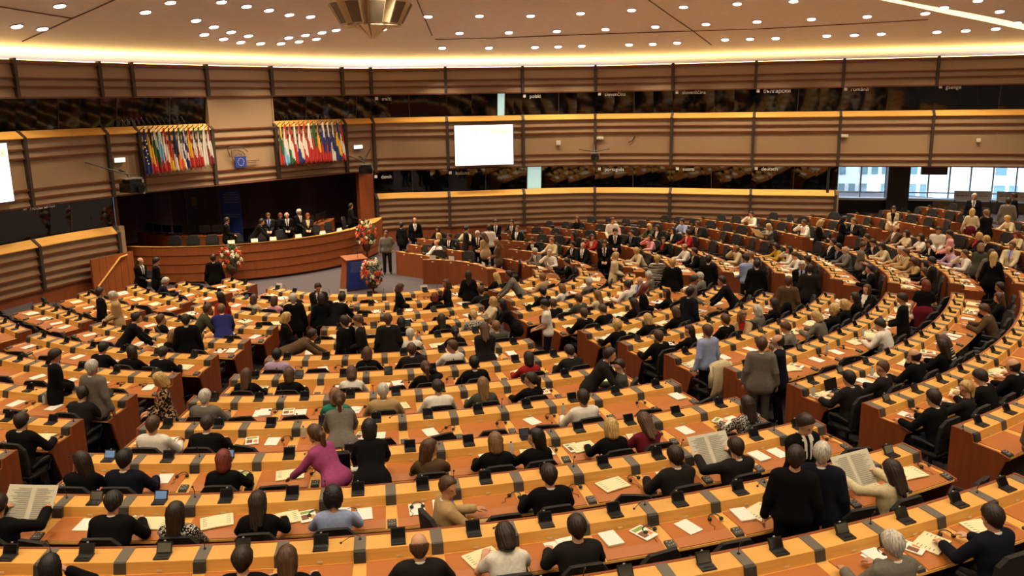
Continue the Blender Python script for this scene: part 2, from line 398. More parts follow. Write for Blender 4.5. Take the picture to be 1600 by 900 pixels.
strip('wall_head', M_WALLP, 1300, 1700, -3.36, -3.0, ww); strip('dark_column', M_DARK, 1404, 1440, -H, -3.2, ww, 0.0, 0.7); strip('dark_column', M_DARK, 1306, 1322, -H, -3.2, ww, 0, 0.1)
for (x0, x1, mull) in ((1322, 1404, (1362,)), (1440, 1700, (1474, 1507, 1539, 1571, 1604, 1650))):
    WINN[0] += 1; w = struct(link('window_%d' % WINN[0], None), 'bright daylight window with pale frame')
    xs = [x0] + list(mull) + [x1]
    for a, b in zip(xs[:-1], xs[1:]): strip('pane', M_CLEAR, a, b, -4.95, -3.3, w, 0.02, 0.03)
    for a in xs: strip('window_frame', M_FRAME, a - 1.4, a + 1.4, -4.98, -3.3, w, 0, 0.09, 2)
    strip('window_frame', M_FRAME, x0, x1, -3.42, -3.32, w, 0, 0.09); strip('window_frame', M_FRAME, x0, x1, -4.75, -4.68, w, 0, 0.08)
    strip('window_sill', M_FRAME, x0, x1, -5.06, -4.96, w, 0, 0.5)
# corridor shell (keeps the sky out)
mb = MB(); mb.sweep([(2.15, -3.30), (-0.05, -3.30), (-0.05, -3.2), (2.15, -3.2)], rpath(1296, 1720, 6)); link('soffit', mb.mesh('soffit', M_DARK), ww)
for x in (1298, 1718):
    mb = MB(); mb.sweep([(2.2, -3.2), (2.2, -H), (-0.1, -H), (-0.1, -3.2)], rpath(x, x + 4, 2)); link('return_wall', mb.mesh('return_wall', M_DARK), ww)
# the office block seen through the windows
fb = thing('office_building', 'pale office block with a grid of windows seen through the daylight windows', 'building')
mb = MB(); mb.sweep([(0, 14), (0, -14), (-4, -14), (-4, 14)], rpath(1250, 1860, 6, 11)); link('facade', mb.mesh('facade', mat('facade_concrete', (190, 200, 202), 0.8)), fb)
M_FW = mat('facade_glass', (96, 122, 130), 0.15)
for i in range(22):
    for j in range(-5, 2):
        x = 1300 + i * 21
        if (i * 7 + j * 3) % 11 == 0: continue
        mb = MB(); zz = j * 1.7 - 1.2; mb.sweep([(0.06, zz + 1.15), (0.06, zz), (0, zz), (0, zz + 1.15)], rpath(x, x + 13, 2, 11)); link('facade_window', mb.mesh('facade_window', M_FW), fb)

# pale hinged lids and the black box before the long window
for x0, x1, w in ((1511, 1567, 'beside the standing grey haired group'), (1576, 1640, 'behind the tall man in black')):
    L = rpath(x0, x1, 2, 1.2); P0, P1 = Vector(L[0][:2] + (0,)), Vector(L[1][:2] + (0,)); c = (P0 + P1) / 2; n = Vector((L[0][3], L[0][4], 0)); z0, z1 = H - 4.95, H - 4.52
    e = thing('display_lid', 'long pale grey tilted lid before the daylight window ' + w, 'panel', (c.x, c.y, floor_z(c.x, c.y)))
    o_ = Vector((c.x, c.y, floor_z(c.x, c.y))); mb = MB(); mb.prism([P0 - o_ + Vector((0, 0, z0)), P1 - o_ + Vector((0, 0, z0)), P1 - o_ + n * -.12 + Vector((0, 0, z1)), P0 - o_ + n * -.12 + Vector((0, 0, z1))], (0, 0, 0), n * -.05); link('lid_board', mb.mesh('lid_board', mat('pale_lid', (188, 190, 186), .5)), e)
    for i in range(7):
        q = P0.lerp(P1, (i + .8) / 8) - o_ - n * .05; mb = MB(); mb.box((q.x, q.y, (z0 + z1) / 2 - o_.z), (.14, .03, .02)); link('slot', mb.mesh('slot', M_DARK), e)
    for t_ in (.02, .98): q = P0.lerp(P1, t_) - o_; mb = MB(); mb.tube([(q.x, q.y, 0), (q.x, q.y, z0 - o_.z)], .035, 6); link('leg', mb.mesh('leg', M_DARK), e)
L = rpath(1455, 1490, 2, .9); c = [(L[0][i] + L[1][i]) / 2 for i in (0, 1)]; e = thing('hanging_box', 'black oblong box hanging under the soffit before the daylight window', 'box', (c[0], c[1], H - 3.3), math.atan2(L[1][1] - L[0][1], L[1][0] - L[0][0]))
mb = MB(); mb.box((0, 0, -.26), (1.1, .3, .36)); link('housing', mb.mesh('housing', M_BLACK), e); mb = MB(); mb.tube([(0, 0, -.1), (0, 0, 0)], .04, 8); link('stem', mb.mesh('stem', M_BLACK), e)
# ================================================================== DESKS
PITCH_S = 0.88
BLOCKN = {'L': 'block beside the handrail stairs', 'M': 'second block from the handrail stairs', 'C': 'third block from the handrail stairs', 'R': 'fourth block from the handrail stairs', 'F': 'fifth block from the handrail stairs', 'G': 'block nearest the daylight windows'}
def cl(k): return -100 + 78 / Rk(k)
def crr(k): return -56.1 - 113 / Rk(k)
ROWS = []   # (block, k, th0, th1)
for k, a in {1: -162, 2: -159, 3: -158, 4: -153, 5: -146, 6: -142}.items(): ROWS.append(('L', k, a, {1: -146, 2: -135.7, 3: -131.5, 4: -129.8}.get(k, -128.7)))
for k in range(2, 11): ROWS.append(('M', k, {2: -130.3, 3: -127.8}.get(k, -126.3), -99.5 if k > 2 else -101))
ROWS.append(('C', 1, -138, -35.7))
for k in range(2, 14): ROWS.append(('C', k, {2: -89.3, 3: -89.0}.get(k, cl(k)), {2: -54, 3: -60, 4: -64}.get(k, crr(k))))
RL = {2: -47.2, 3: -52.9}; RR = {2: -10.2, 3: -9, 4: -17.6, 5: -23.5, 6: -27.5, 7: -30.3, 8: -29.1, 9: -28.2, 10: -27.4, 11: -26.3, 12: -25.8, 13: -25.3}
for k in range(2, 14): ROWS.append(('R', k, RL.get(k, -58.6 if k < 9 else -58.0), RR[k]))
FN = {1: -8, 2: -5, 3: -4, 4: -11, 5: -15, 6: -17, 7: -18.2, 8: -21.8}; FF = {1: 48, 2: 17.5, 3: 34.5, 4: 50, 5: 58, 6: 55.5, 7: 49.5, 8: 2.1, 9: 3.0, 10: 2.6, 11: 2.2, 12: 1.8, 13: 5.5, 14: 4}
for k in range(1, 15): ROWS.append(('F', k, FN.get(k, -23.6) if k < 12 else {12: -15, 13: -8, 14: -5}[k], FF[k]))
for k, a, b in ((8, 9.7, 38), (9, 6.6, 31), (10, 7, 26), (11, 7.6, 20.5), (12, 6, 18), (13, 8.4, 17), (14, 10, 16.3)): ROWS.append(('G', k, a, b))

# --- shared small parts; local +Y points away from the well, origin at the ledge's back edge on the row's floor
def slope_top(u): return DESK_H - 0.025 * u / 0.27
def piece(fn, mats, name, smooth=False):
    mb = MB(); fn(mb); return mb.mesh(name, mats, smooth)
def _band(mb, spk):
    w = 0.068
    mb.prism([(-w, -0.004, slope_top(0) + .002), (-w, 0.27, slope_top(.27) + .002), (-w, 0.27, slope_top(.27) + .008), (-w, -0.004, slope_top(0) + .008)], (0, 0, 0), (2 * w, 0, 0), 0)
    d = 0.035 if spk else 0.006
    mb.prism([(-w, 0.27, .910), (-w, 0.276 + d, .900), (-w, 0.304 + d, .775), (-w, 0.29, .775)], (0, 0, 0), (2 * w, 0, 0), 1)
    if spk:
        for r, e in ((0.045, .006), (0.022, .010)):
            mb.tube([(0, 0.31, 0.84), (0, 0.327 + e, 0.843)], r, 10, 1)
ME_BAND = piece(lambda m: _band(m, False), [M_BAND, mat('dark_band_riser', (70, 65, 58), 0.5)], 'grey_band')
ME_SPKB = piece(lambda m: _band(m, True), [M_BAND, M_SPK], 'loudspeaker_band')
def _pad(mb):
    w = 0.372; pr = [(.325, .778), (.66, .760), (.675, .7585), (.828, .722), (.828, .714), (.325, .765)]
    mb.prism([(-w, u, v + .006) for u, v in pr], (0, 0, 0), (2 * w, 0, 0))
ME_PAD = piece(_pad, M_PAD, 'desk_pad')
def _ctl(mb):
    w = 0.058; pr = [(.70, .752), (.70, .776), (.82, .748), (.835, .715), (.70, .72)]
    mb.prism([(-w, u, v) for u, v in pr], (0, 0, 0), (2 * w, 0, 0), 0)
    for i, (x, u) in enumerate(((-.03, .73), (0, .745), (.03, .73), (-.03, .78), (0, .79), (.03, .785))):
        mb.box((x, u, .776 - (u - .70) * .233 + .003), (.014, .016, .006), 1)
ME_CTL = piece(_ctl, [mat('control_panel', (62, 58, 52), 0.5), M_BTN], 'control_panel')
def _disp(mb):
    w = 0.085
    mb.prism([(-w, .10, .922), (-w, .245, .909), (-w, .245, .925), (-w, .10, .938)], (0, 0, 0), (2 * w, 0, 0), 0)
    mb.prism([(-w, .055, 1.035), (-w, .115, .925), (-w, .135, .935), (-w, .075, 1.045)], (0, 0, 0), (2 * w, 0, 0), 0)
    mb.prism([(-w * .86, .081, 1.031), (-w * .86, .129, .943), (-w * .86, .131, .944), (-w * .86, .083, 1.032)], (0, 0, 0), (2 * w * .86, 0, 0), 1)
    for i in range(5): mb.box((-.05 + .025 * i, .20, .930), (.016, .02, .006), 0)
    mb.box((0, .06, 1.047), (.022, .012, .010), 2)
ME_DISP = piece(_disp, [M_BLACK, M_SCREEN, M_BTN], 'display')
M_BLUE = mat('lit_blue_display', (96, 128, 168), 0.3, emit=0.35)
ME_DISPB = ME_DISP.copy(); ME_DISPB.materials[1] = M_BLUE
def _mic(mb, low):
    if low: pts = [(0, .07, .93), (0, .07, .97), (.05, .10, 1.01), (.14, .16, 1.0), (.21, .2, .975)]
    else: pts = [(0, .07, .93), (0, .07, 1.0), (0, .09, 1.06), (0.0, .12, 1.10)]
    mb.lathe([(0.018, 0), (0.018, .012)], 8, 0, (0, .07, .926)); mb.tube(pts, .0045, 5, 0); mb.ball(pts[-1], (.016, .016, .014), 0, 7, 5)
ME_MIC = piece(lambda m: _mic(m, False), M_BLACK, 'microphone'); ME_MICL = piece(lambda m: _mic(m, True), M_BLACK, 'microphone')
ME_TAG = piece(lambda m: m.box((0, -.043, .865), (.085, .006, .05), 0), M_TAG, 'name_tag')
ME_TAG2 = piece(lambda m: m.box((0, .312, .812), (.06, .006, .022), 0), M_TAG, 'seat_number')
P_LEDGE = [(0, .80), (0, slope_top(0)), (.27, slope_top(.27)), (.30, .776), (.27, .776), (.25, .80)]
P_TOP = [(.25, .735), (.25, .776), (.30, .776), (.67, .755), (.838, .715), (.845, .69), (.80, .69)]
P_FRONT = [(-.04, 0.0), (-.04, .936), (0, .936), (0, 0.0)]
END_POLY = [(-.042, 0), (-.042, .94), (0, .944), (.272, .918), (.306, .788), (.675, .768), (.85, .722), (.862, .69), (.80, .655), (.60, 0)]
P_PLINTH = [(0.0, 0.0), (0.0, 0.10), (0.05, 0.10), (0.05, 0.0)]

SEATS = []    # dict(block,k,x,y,z,nx,ny,th)
def build_row(block, k, path, bounds, label, detail):
    """path: fine list (x,y,z,nx,ny); bounds: seat boundaries, same format"""
    mid = path[len(path) // 2]; base = Vector((mid[0], mid[1], mid[2]))
    e = thing('desk_row', label, 'desk', base, 0, 'curved desk rows of the hemicycle')
    rel = [(x - base.x, y - base.y, z - base.z, nx, ny) for x, y, z, nx, ny in path]
    for nm, pr, m in (('front_panel', P_FRONT, M_PANEL), ('ledge', P_LEDGE, M_LEDGE), ('desktop', P_TOP, M_LEDGE)):
        mb = MB(); mb.sweep(pr, rel); link(nm, mb.mesh(nm, m), e)
    for end, s in ((rel[0], -1), (rel[-1], 1)):
        x, y, z, nx, ny = end; tx, ty = -ny * s, nx * s
        mb = MB(); mb.prism([(x + nx * u, y + ny * u, z + v) for u, v in END_POLY], (tx * -.001, ty * -.001, 0), (tx * .038, ty * .038, 0)); link('end_panel', mb.mesh('end_panel', M_PANEL), e)
    nb = len(bounds)
    for i, (x, y, z, nx, ny) in enumerate(bounds):
        rz = math.atan2(ny, nx) - PI / 2; px_, py_, pz_ = x - base.x, y - base.y, z - base.z
        if i in (0, nb - 1):
            s = 0.075 if i == 0 else -0.075; px_ += -ny * s; py_ += nx * s
        spk = (i + k) % 2 == 0
        link('loudspeaker_band' if spk else 'ledge_band', ME_SPKB if spk else ME_BAND, e, (px_, py_, pz_), rz)
        link('control_panel', ME_CTL, e, (px_, py_, pz_), rz)
        if spk: link('microphone', ME_MICL if RND.random() < .25 else ME_MIC, e, (px_, py_, pz_), rz)
    for i in range(nb - 1):
        a, b = bounds[i], bounds[i + 1]
        x, y, z = [(a[j] + b[j]) / 2 for j in range(3)]; nx, ny = a[3] + b[3], a[4] + b[4]; L = math.hypot(nx, ny); nx /= L; ny /= L
        # push mid-chord point out to the arc
        ww_ = math.hypot(b[0] - a[0], b[1] - a[1]); rz = math.atan2(ny, nx) - PI / 2
        j = (i * 2 + 1) * (len(path) - 1) // (2 * (nb - 1)); x, y, z = path[j][0], path[j][1], path[j][2]
        p = (x - base.x, y - base.y, z - base.z)
        link('desk_pad', ME_PAD, e, p, rz).scale = (min(1.0, (ww_ - .13) / .744), 1, 1)
        blue = (block, k) in (('C', 10), ('C', 11)) and i < 3 and i != 1
        link('display', ME_DISPB if blue else ME_DISP, e, p, rz); link('name_tag', ME_TAG, e, p, rz); link('seat_number', ME_TAG2, e, p, rz)
        SEATS.append(dict(block=block, k=k, x=x, y=y, z=z, nx=nx, ny=ny, rz=rz, i=i))
    return e
def arc_path(k, t0, t1, n):
    R = []
    for i in range(n + 1):
        th = t0 + (t1 - t0) * i / n; a = math.radians(th); x, y, z = rowpt(k, th)
        # true normal of the (slightly spiral) row
        x2, y2, _ = rowpt(k, th + .5); x1, y1, _ = rowpt(k, th - .5); tx, ty = x2 - x1, y2 - y1; L = math.hypot(tx, ty)
        nx, ny = ty / L, -tx / L
        if nx * math.cos(a) + ny * math.sin(a) < 0: nx, ny = -nx, -ny
        R.append((x, y, max(z, 0.002), nx, ny))
    return R
def arclen(k, t0, t1):
    P = arc_path(k, t0, t1, 40); return sum(math.hypot(b[0] - a[0], b[1] - a[1]) for a, b in zip(P[:-1], P[1:]))
for block, k, t0, t1 in ROWS:
    n = max(1, round(arclen(k, t0, t1) / PITCH_S))
    if block == 'C' and k == 12: n = 15
    build_row(block, k, arc_path(k, t0, t1, n * 4), arc_path(k, t0, t1, n), 'curved wooden desk row, %s from the well in the %s' % (ORD[k], BLOCKN[block]), True)
def straight(label, p0, p1, z, key, k):
    (x0, y0), (x1, y1) = p0, p1; L = math.hypot(x1 - x0, y1 - y0); nx, ny = (y1 - y0) / L, -(x1 - x0) / L
    if nx * (x0 - CX) + ny * (y0 - CY) < 0: nx, ny = -nx, -ny
    n = max(1, round(L / PITCH_S)); f = lambda m: [(x0 + (x1 - x0) * i / m, y0 + (y1 - y0) * i / m, z, nx, ny) for i in range(m + 1)]
    build_row(key, k, f(n * 4), f(n), label, True)
straight('short straight wooden bench desk beside the man in the grey shirt', (-4.62, 33.98), (-3.12, 32.72), 0.002, 'H', 1)
straight('straight wooden bench desk, second row beneath the white screen', (-4.30, 35.45), (-1.95, 33.55), 0.03, 'H', 2)
straight('straight wooden bench desk, third row beneath the white screen', (-4.05, 36.65), (-1.95, 35.40), 0.08, 'H', 3)
# ================================================================== CEILING LIGHTS
DL = [(26, 40), (66, 44), (93, 8), (227, 18), (266, 3), (306, 31), (334, 41), (361, 49), (388, 55), (319, 53), (349, 60), (376, 65), (346, 2), (385, 9), (420, 15), (452, 22), (485, 25), (407, 67), (439, 67), (467, 64), (494, 60), (451, 58), (477, 54), (503, 50), (525, 46), (598, 45), (669, 25), (749, 24), (718, 51), (795, 50), (691, 74), (764, 74), (829, 24), (907, 20), (987, 15), (1068, 10), (1152, 5), (870, 48), (946, 45), (1024, 41), (1103, 37), (1183, 33), (836, 73), (872, 72), (909, 71), (983, 69), (1020, 68), (1058, 66), (1133, 61), (1172, 60), (1240, 1), (1268, 29), (1355, 25), (1446, 20), (1475, 11), (1528, 0), (1562, 17), (1589, 35), (1212, 59), (1292, 55), (1335, 54), (1377, 52), (1464, 49), (1509, 47), (1556, 44)]
M_LENS = mat('downlight_lens', (255, 240, 235), 0.4, emit=9.0); M_RIM = mat('downlight_rim', (150, 120, 110), 0.5)
def _rim(mb): mb.tube([(0, 0, .01), (0, 0, -.03)], .19, 18, 0)
def _lens(mb): mb.tube([(0, 0, -.028), (0, 0, -.05)], [.165, .15], 18, 0)
ME_RIM = piece(_rim, M_RIM, 'rim'); ME_LENS = piece(_lens, M_LENS, 'lens')
SPOT = bpy.data.lights.new('downlight_lamp', 'SPOT'); SPOT.energy = LAMP_W; SPOT.color = LAMP_COL; SPOT.spot_size = math.radians(106); SPOT.spot_blend = 0.6; SPOT.shadow_soft_size = 0.14
def downlight(p, lamp, label):
    d0 = float(wall_dist((p.x, p.y))[0]); e = 0.2
    g = [(ceil_z(float(wall_dist((p.x + dx * e, p.y + dy * e))[0])) - ceil_z(d0)) / e for dx, dy in ((1, 0), (0, 1))]
    t = thing('downlight', label, 'light', p, 0, 'round ceiling downlights')
    t.rotation_euler = (math.atan(g[1]), -math.atan(g[0]), 0)
    link('rim', ME_RIM, t); link('lens', ME_LENS, t)
    if lamp:
        o = link('lamp', SPOT, t, (0, 0, -.10)); o.rotation_euler = (-math.atan(g[1]), math.atan(g[0]), 0)
for i, (x, y) in enumerate(DL):
    p = on_ceiling(x, y)
    if p is not None: downlight(p, i % 2 == 0, 'round white downlight in the pale ceiling near the lit cove')
# the same downlights carry on over the seats
for iy in range(7):
    for ix in range(8):
        x = -15 + ix * 5.6 + (iy % 2) * 2.4; y = 1.5 + iy * 4.6
        dd = float(wall_dist((x, y))[0])
        inside = sum(((a[1] > y) != (b[1] > y)) and x < (b[0] - a[0]) * (y - a[1]) / (b[1] - a[1]) + a[0] for a, b in zip(OUTL, np.roll(OUTL, -1, 0))) % 2
        if not inside or dd < 1.5: continue
        p = Vector((x, y, ceil_z(dd))); q = project(p) if y > 2 else (0, -999)
        if q[1] > -12: continue
        downlight(p, True, 'round white downlight in the ceiling high above the desk rows')
# linear light
mb = MB(); A = [on_ceiling(x, y, .02) for x, y in ((1345, -8), (1380, 0), (1420, 8), (1480, 21), (1540, 33), (1600, 46), (1660, 60))]; B = [on_ceiling(x, y, .02) for x, y in ((1345, -13), (1384, -4), (1424, 4), (1484, 15), (1544, 26), (1600, 38), (1660, 51))]
mb.add(A + B, [(i, i + 1, 8 + i, 7 + i) for i in range(6)]); mb2 = MB(); mb2.v = mb.v + [v + Vector((0, 0, .05)) if isinstance(v, Vector) else (v[0], v[1], v[2] + .05) for v in mb.v]
mb2.f = mb.f + [tuple(i + 14 for i in f[::-1]) for f in mb.f] + [(i, i + 1, i + 15, i + 14) for i in range(6)] + [(7 + i, 8 + i, 22 + i, 21 + i) for i in range(6)]; mb2.m = [0] * len(mb2.f)
tag(link('strip_light', mb2.mesh('strip_light', mat('strip_emitter', (255, 232, 168), .5, emit=1.6))), 'long pale yellow light strip running slantwise across the ceiling', 'light')
# joints between the ceiling panels
for i, L in enumerate((((185, -4), (150, 12), (115, 27), (70, 48), (35, 64), (18, 74), (8, 88)), ((-10, 8), (50, 18), (112, 28)), ((650, -4), (660, 20), (675, 55), (692, 102)), ((680, 61), (800, 58), (900, 54), (1080, 48), (1200, 44), (1330, 37), (1450, 30)), ((1010, -3), (1045, 22), (1080, 46), (1112, 70), (1128, 86)))):
    P = [on_ceiling(x, y, .012) for x, y in L]; P = [p for p in P if p is not None]
    mb = MB(); mb.tube(P, .022, 5); o = struct(link('trim_%d' % (i + 1), mb.mesh('trim', mat('ceiling_joint', (96, 66, 54), .7))), 'thin dark joint between ceiling panels')
# ================================================================== ROSTRUM
D0 = (-13.03, 39.60); DR = 6.93; DZ = 0.60
def dpath(r, a0, a1, z, n=24, inward=False):
    s = -1 if inward else 1
    return [(D0[0] + r * math.cos(math.radians(a0 + (a1 - a0) * i / n)), D0[1] + r * math.sin(math.radians(a0 + (a1 - a0) * i / n)), z, s * math.cos(math.radians(a0 + (a1 - a0) * i / n)), s * math.sin(math.radians(a0 + (a1 - a0) * i / n))) for i in range(n + 1)]
_fz = floor_z
def floor_z(x, y):
    if math.hypot(x - D0[0], y - D0[1]) < DR - 0.1: return DZ
    return _fz(x, y)
ros = thing('rostrum_desk', 'long curved cherry wood rostrum desk with horizontal boards and light worktop', 'desk')
for i in range(4):
    z0 = 0.10 + i * 0.345; mb = MB(); mb.sweep([(0.05, z0), (0.02, z0 + .325), (-.05, z0 + .325), (-.05, z0)], dpath(DR, -106, 6, 0)); link('front_board', mb.mesh('front_board', M_DAIS), ros)
mb = MB(); mb.sweep([(-.05, 0.0), (-.05, 1.47), (-.10, 1.47), (-.10, 0.0)], dpath(DR, -106, 6, 0)); link('front_core', mb.mesh('front_core', mat('groove_dark', (70, 34, 18), .6)), ros)
mb = MB(); mb.sweep([(.05, 1.475), (.05, 1.505), (-.62, 1.40), (-.62, 1.37)], dpath(DR, -106, 6, 0)); link('worktop', mb.mesh('worktop', M_LEDGE), ros)
for a in (-106, 6):
    x, y, z, nx, ny = dpath(DR, a, a + 1, 0, 1)[0]; s = -1 if a < 0 else 1; tx, ty = -ny * s, nx * s
    mb = MB(); mb.prism([(x + nx * u, y + ny * u, v) for u, v in ((.06, 0), (.06, 1.51), (-.63, 1.41), (-.63, 0))], (0, 0, 0), (tx * .05, ty * .05, 0)); link('end_panel', mb.mesh('end_panel', M_DAIS), ros)
mb = MB(); P = [(x, y) for x, y, *_ in dpath(DR - .1, -106, 6, 0)]; ring = [(p[0], p[1]) for p in P] + [(-7.3, 45.0), (-10.8, 45.2), (-16.5, 41.6), (-18.8, 36.6), (-17, 34)]
mb.prism([(x, y, 0) for x, y in ring], (0, 0, 0.0), (0, 0, DZ)); struct(link('floor_rostrum', mb.mesh('floor_rostrum', M_CARPET)), 'raised carpeted floor of the rostrum')
def back_desk(a0, a1, r, label):
    e = thing('technicians_desk', label, 'desk')
    for i in range(2):
        mb = MB(); mb.sweep([(.03, DZ + i * .43), (.03, DZ + .42 + i * .43), (-.04, DZ + .42 + i * .43), (-.04, DZ + i * .43)], dpath(r, a0, a1, 0, 14)); link('front_board', mb.mesh('front_board', M_DAIS), e)
    mb = MB(); mb.sweep([(.04, DZ + .85), (.04, DZ + .89), (-.7, DZ + .85), (-.7, DZ + .81)], dpath(r, a0, a1, 0, 14)); link('worktop', mb.mesh('worktop', M_DAIS), e)
    for a in (a0, a1):
        x, y, z, nx, ny = dpath(r, a, a + 1, 0, 1)[0]; mb = MB(); mb.prism([(x + nx * u, y + ny * u, v) for u, v in ((.04, DZ), (.04, DZ + .89), (-.7, DZ + .85), (-.7, DZ))], (0, 0, 0), (-ny * .04, nx * .04, 0)); link('end_panel', mb.mesh('end_panel', M_DAIS), e)
back_desk(-134, -74, 4.3, 'curved wooden back desk with black monitors near the handrail stairs')
back_desk(-34, 8, 4.7, 'curved wooden back desk with black monitors beside the wood pier')
def _mon(mb):
    mb.box((0, 0, .01), (.2, .16, .02)); mb.box((0, .01, .12), (.04, .03, .2)); mb.box((0, -.01, .27), (.46, .045, .30))
    mb.box((0, .0135, .27), (.43, .004, .27), 1)
ME_MON = piece(_mon, [M_BLACK, M_SCREEN], 'monitor')
for i, (r, a) in enumerate([(3.95, -128), (3.95, -120), (3.95, -112), (3.95, -104), (3.95, -96), (3.95, -87), (3.95, -79), (4.35, -28), (4.35, -20), (4.35, -12), (4.35, -4), (4.35, 4)]):
    x, y, z, nx, ny = dpath(r, a, a + 1, DZ + .87, 1)[0]
    tag(link('monitor', ME_MON, None, (x, y, z), math.atan2(ny, nx) - PI / 2 + PI), 'black flat monitor on the back desk ' + ('near the handrail stairs' if i < 7 else 'beside the wood pier'), 'monitor', 'monitors on the rostrum back desks')
# name cards and papers on the rostrum
mbc = MB(); mbc.prism([(-.13, -.05, 0), (-.13, .05, 0), (-.13, 0, .14)], (0, 0, 0), (.26, 0, 0)); ME_CARD = mbc.mesh('name_card', M_WHITE)
for x, y in ((362, 386), (398, 380.5), (427, 376.5), (467, 371.5), (505, 366.5), (531, 362)):
    d = ray(x, y); best = min((abs(math.hypot((Vector((0, 0, H)) + d * t).x - D0[0], (Vector((0, 0, H)) + d * t).y - D0[1]) - (DR - .1)), t) for t in np.arange(33, 42, .02)); p = Vector((0, 0, H)) + d * best[1]
    a = math.degrees(math.atan2(p.y - D0[1], p.x - D0[0])); q = dpath(DR - .12, a, a + 1, 1.50, 1)[0]
    tag(link('name_card', ME_CARD, None, q[:3], math.radians(a) - PI / 2), 'white folded name card on the rostrum desk worktop', 'name card', 'name cards on the rostrum')
# handrail flank wall, stairs
_p, _n2 = wall_at(131, 420); A_ = Vector((_p[0] + _n2[0] * .45, _p[1] + _n2[1] * .45, 0)); B_ = on_z(214, 449, 0)
fl_ = struct(link('wall_stair', None), 'cherry wood flank wall beside the rostrum stairs')
n_ = Vector((B_.y - A_.y, -(B_.x - A_.x), 0)).normalized()
if n_.y > 0: n_ = -n_
for i in range(6):
    p, q = A_.lerp(B_, i / 6 + .003), A_.lerp(B_, (i + 1) / 6 - .003); mb = MB(); mb.prism([(p.x, p.y, 0), (q.x, q.y, 0), (q.x, q.y, 1.42), (p.x, p.y, 1.42)], (0, 0, 0), n_ * -.08); link('wall_panel', mb.mesh('wall_panel', M_DAIS), fl_)
hr = thing('handrail', 'slim wooden handrail climbing the flank wall beside the rostrum stairs', 'handrail', A_)
rp = [A_.lerp(B_, .06) + n_ * .07 + Vector((0, 0, .42)), A_.lerp(B_, .64) + n_ * .07 + Vector((0, 0, 1.30)), A_.lerp(B_, .82) + n_ * .07 + Vector((0, 0, 1.34))]
mb = MB(); mb.tube([p - A_ for p in rp], .035, 8); link('rail', mb.mesh('rail', M_LEDGE), hr)
for p in rp: mb = MB(); mb.tube([p - A_, p - A_ - n_ * .12], .015, 6); link('bracket', mb.mesh('bracket', M_STEEL), hr)
st = struct(link('floor_stairs', None), 'dark grey carpeted steps up to the rostrum')
for i in range(3):
    c = on_z(200, 446, 0) + n_ * (.55 - .28 * i); mb = MB(); mb.box((c.x + .3, c.y, .1 + .1 * i), (1.5, .32, .2 + .2 * i), 0); link('step', mb.mesh('step', mat('dark_step', (58, 58, 66), .9)), st)
# banner
M_EU = mat('eu_blue', (26, 52, 138), .6); M_PALE = mat('pale_print', (96, 112, 168), .6); M_STAR = mat('star_yellow', (246, 214, 40), .6)
bp = on_z(366, 386, DZ); bn = thing('roll_up_banner', 'tall dark blue roll up banner with pale printed lines behind the rostrum', 'banner', bp, math.radians(-12))
mb = MB(); mb.box((0, 0, 1.32), (.98, .02, 2.5)); link('banner_sheet', mb.mesh('banner_sheet', M_EU), bn)
mb = MB(); mb.box((0, 0, .04), (1.02, .18, .08)); link('banner_base', mb.mesh('banner_base', M_STEEL), bn)
for i, (z, w) in enumerate(((2.42, .5), (2.33, .7), (2.22, .75), (2.12, .6), (2.0, .72), (1.45, .8), (1.36, .6))): mb = MB(); mb.box((.05, -.012, z), (w, .004, .035)); link('printed_line', mb.mesh('printed_line', M_PALE), bn)
# lectern
lx = on_z(556, 451, 0); LA = math.radians(-60.5)
lec = thing('speaking_lectern', 'tapered wooden lectern with a blue printed front panel in the well', 'lectern', lx, LA + PI / 2)   # local -Y faces the hall
mb = MB(); mb.prism([(-.48, -.32, 0), (.48, -.32, 0), (.36, -.26, 1.12), (-.36, -.26, 1.12)], (0, 0, 0), (0, .06, 0)); 
mb.add([(-.48, -.32, 0), (-.48, .42, 0), (-.36, .30, 1.12), (-.36, -.26, 1.12), (-.44, -.32, 0), (-.44, .42, 0), (-.32, .30, 1.12), (-.32, -.26, 1.12)], [(0, 1, 2, 3), (4, 7, 6, 5), (1, 5, 6, 2), (0, 3, 7, 4), (3, 2, 6, 7), (0, 4, 5, 1)])
mb.add([(.48, -.32, 0), (.48, .42, 0), (.36, .30, 1.12), (.36, -.26, 1.12), (.44, -.32, 0), (.44, .42, 0), (.32, .30, 1.12), (.32, -.26, 1.12)], [(0, 1, 2, 3), (4, 7, 6, 5), (1, 5, 6, 2), (0, 3, 7, 4), (3, 2, 6, 7), (0, 4, 5, 1)])
link('body', mb.mesh('body', M_DAIS), lec)
mb = MB(); mb.prism([(-.42, -.30, 1.12), (.42, -.30, 1.12), (.42, .34, 1.20), (-.42, .34, 1.20)], (0, 0, 0), (0, 0, .04)); link('reading_top', mb.mesh('reading_top', M_DAIS), lec)
mb = MB(); mb.prism([(-.45, -.335, .05), (.45, -.335, .05), (.37, -.285, 1.10), (-.37, -.285, 1.10)], (0, 0, 0), (0, -.02, 0)); fp = link('front_sign', mb.mesh('front_sign', M_EU), lec)
for i in range(9):
    z = 1.05 - i * .045; mb = MB(); y = -.335 + .05 * (z - .05) / 1.05 - .024; mb.box((RND.uniform(-.04, .04), y, z), (RND.uniform(.4, .62), .006, .018)); link('printed_line', mb.mesh('printed_line', M_PALE), fp)
mb = MB(); mb.tube([(.1, -.1, 1.16), (.1, -.12, 1.4), (.1, -.02, 1.5)], .008, 6); mb.ball((.1, 0, 1.52), .025); link('microphone', mb.mesh('microphone', M_BLACK), lec)
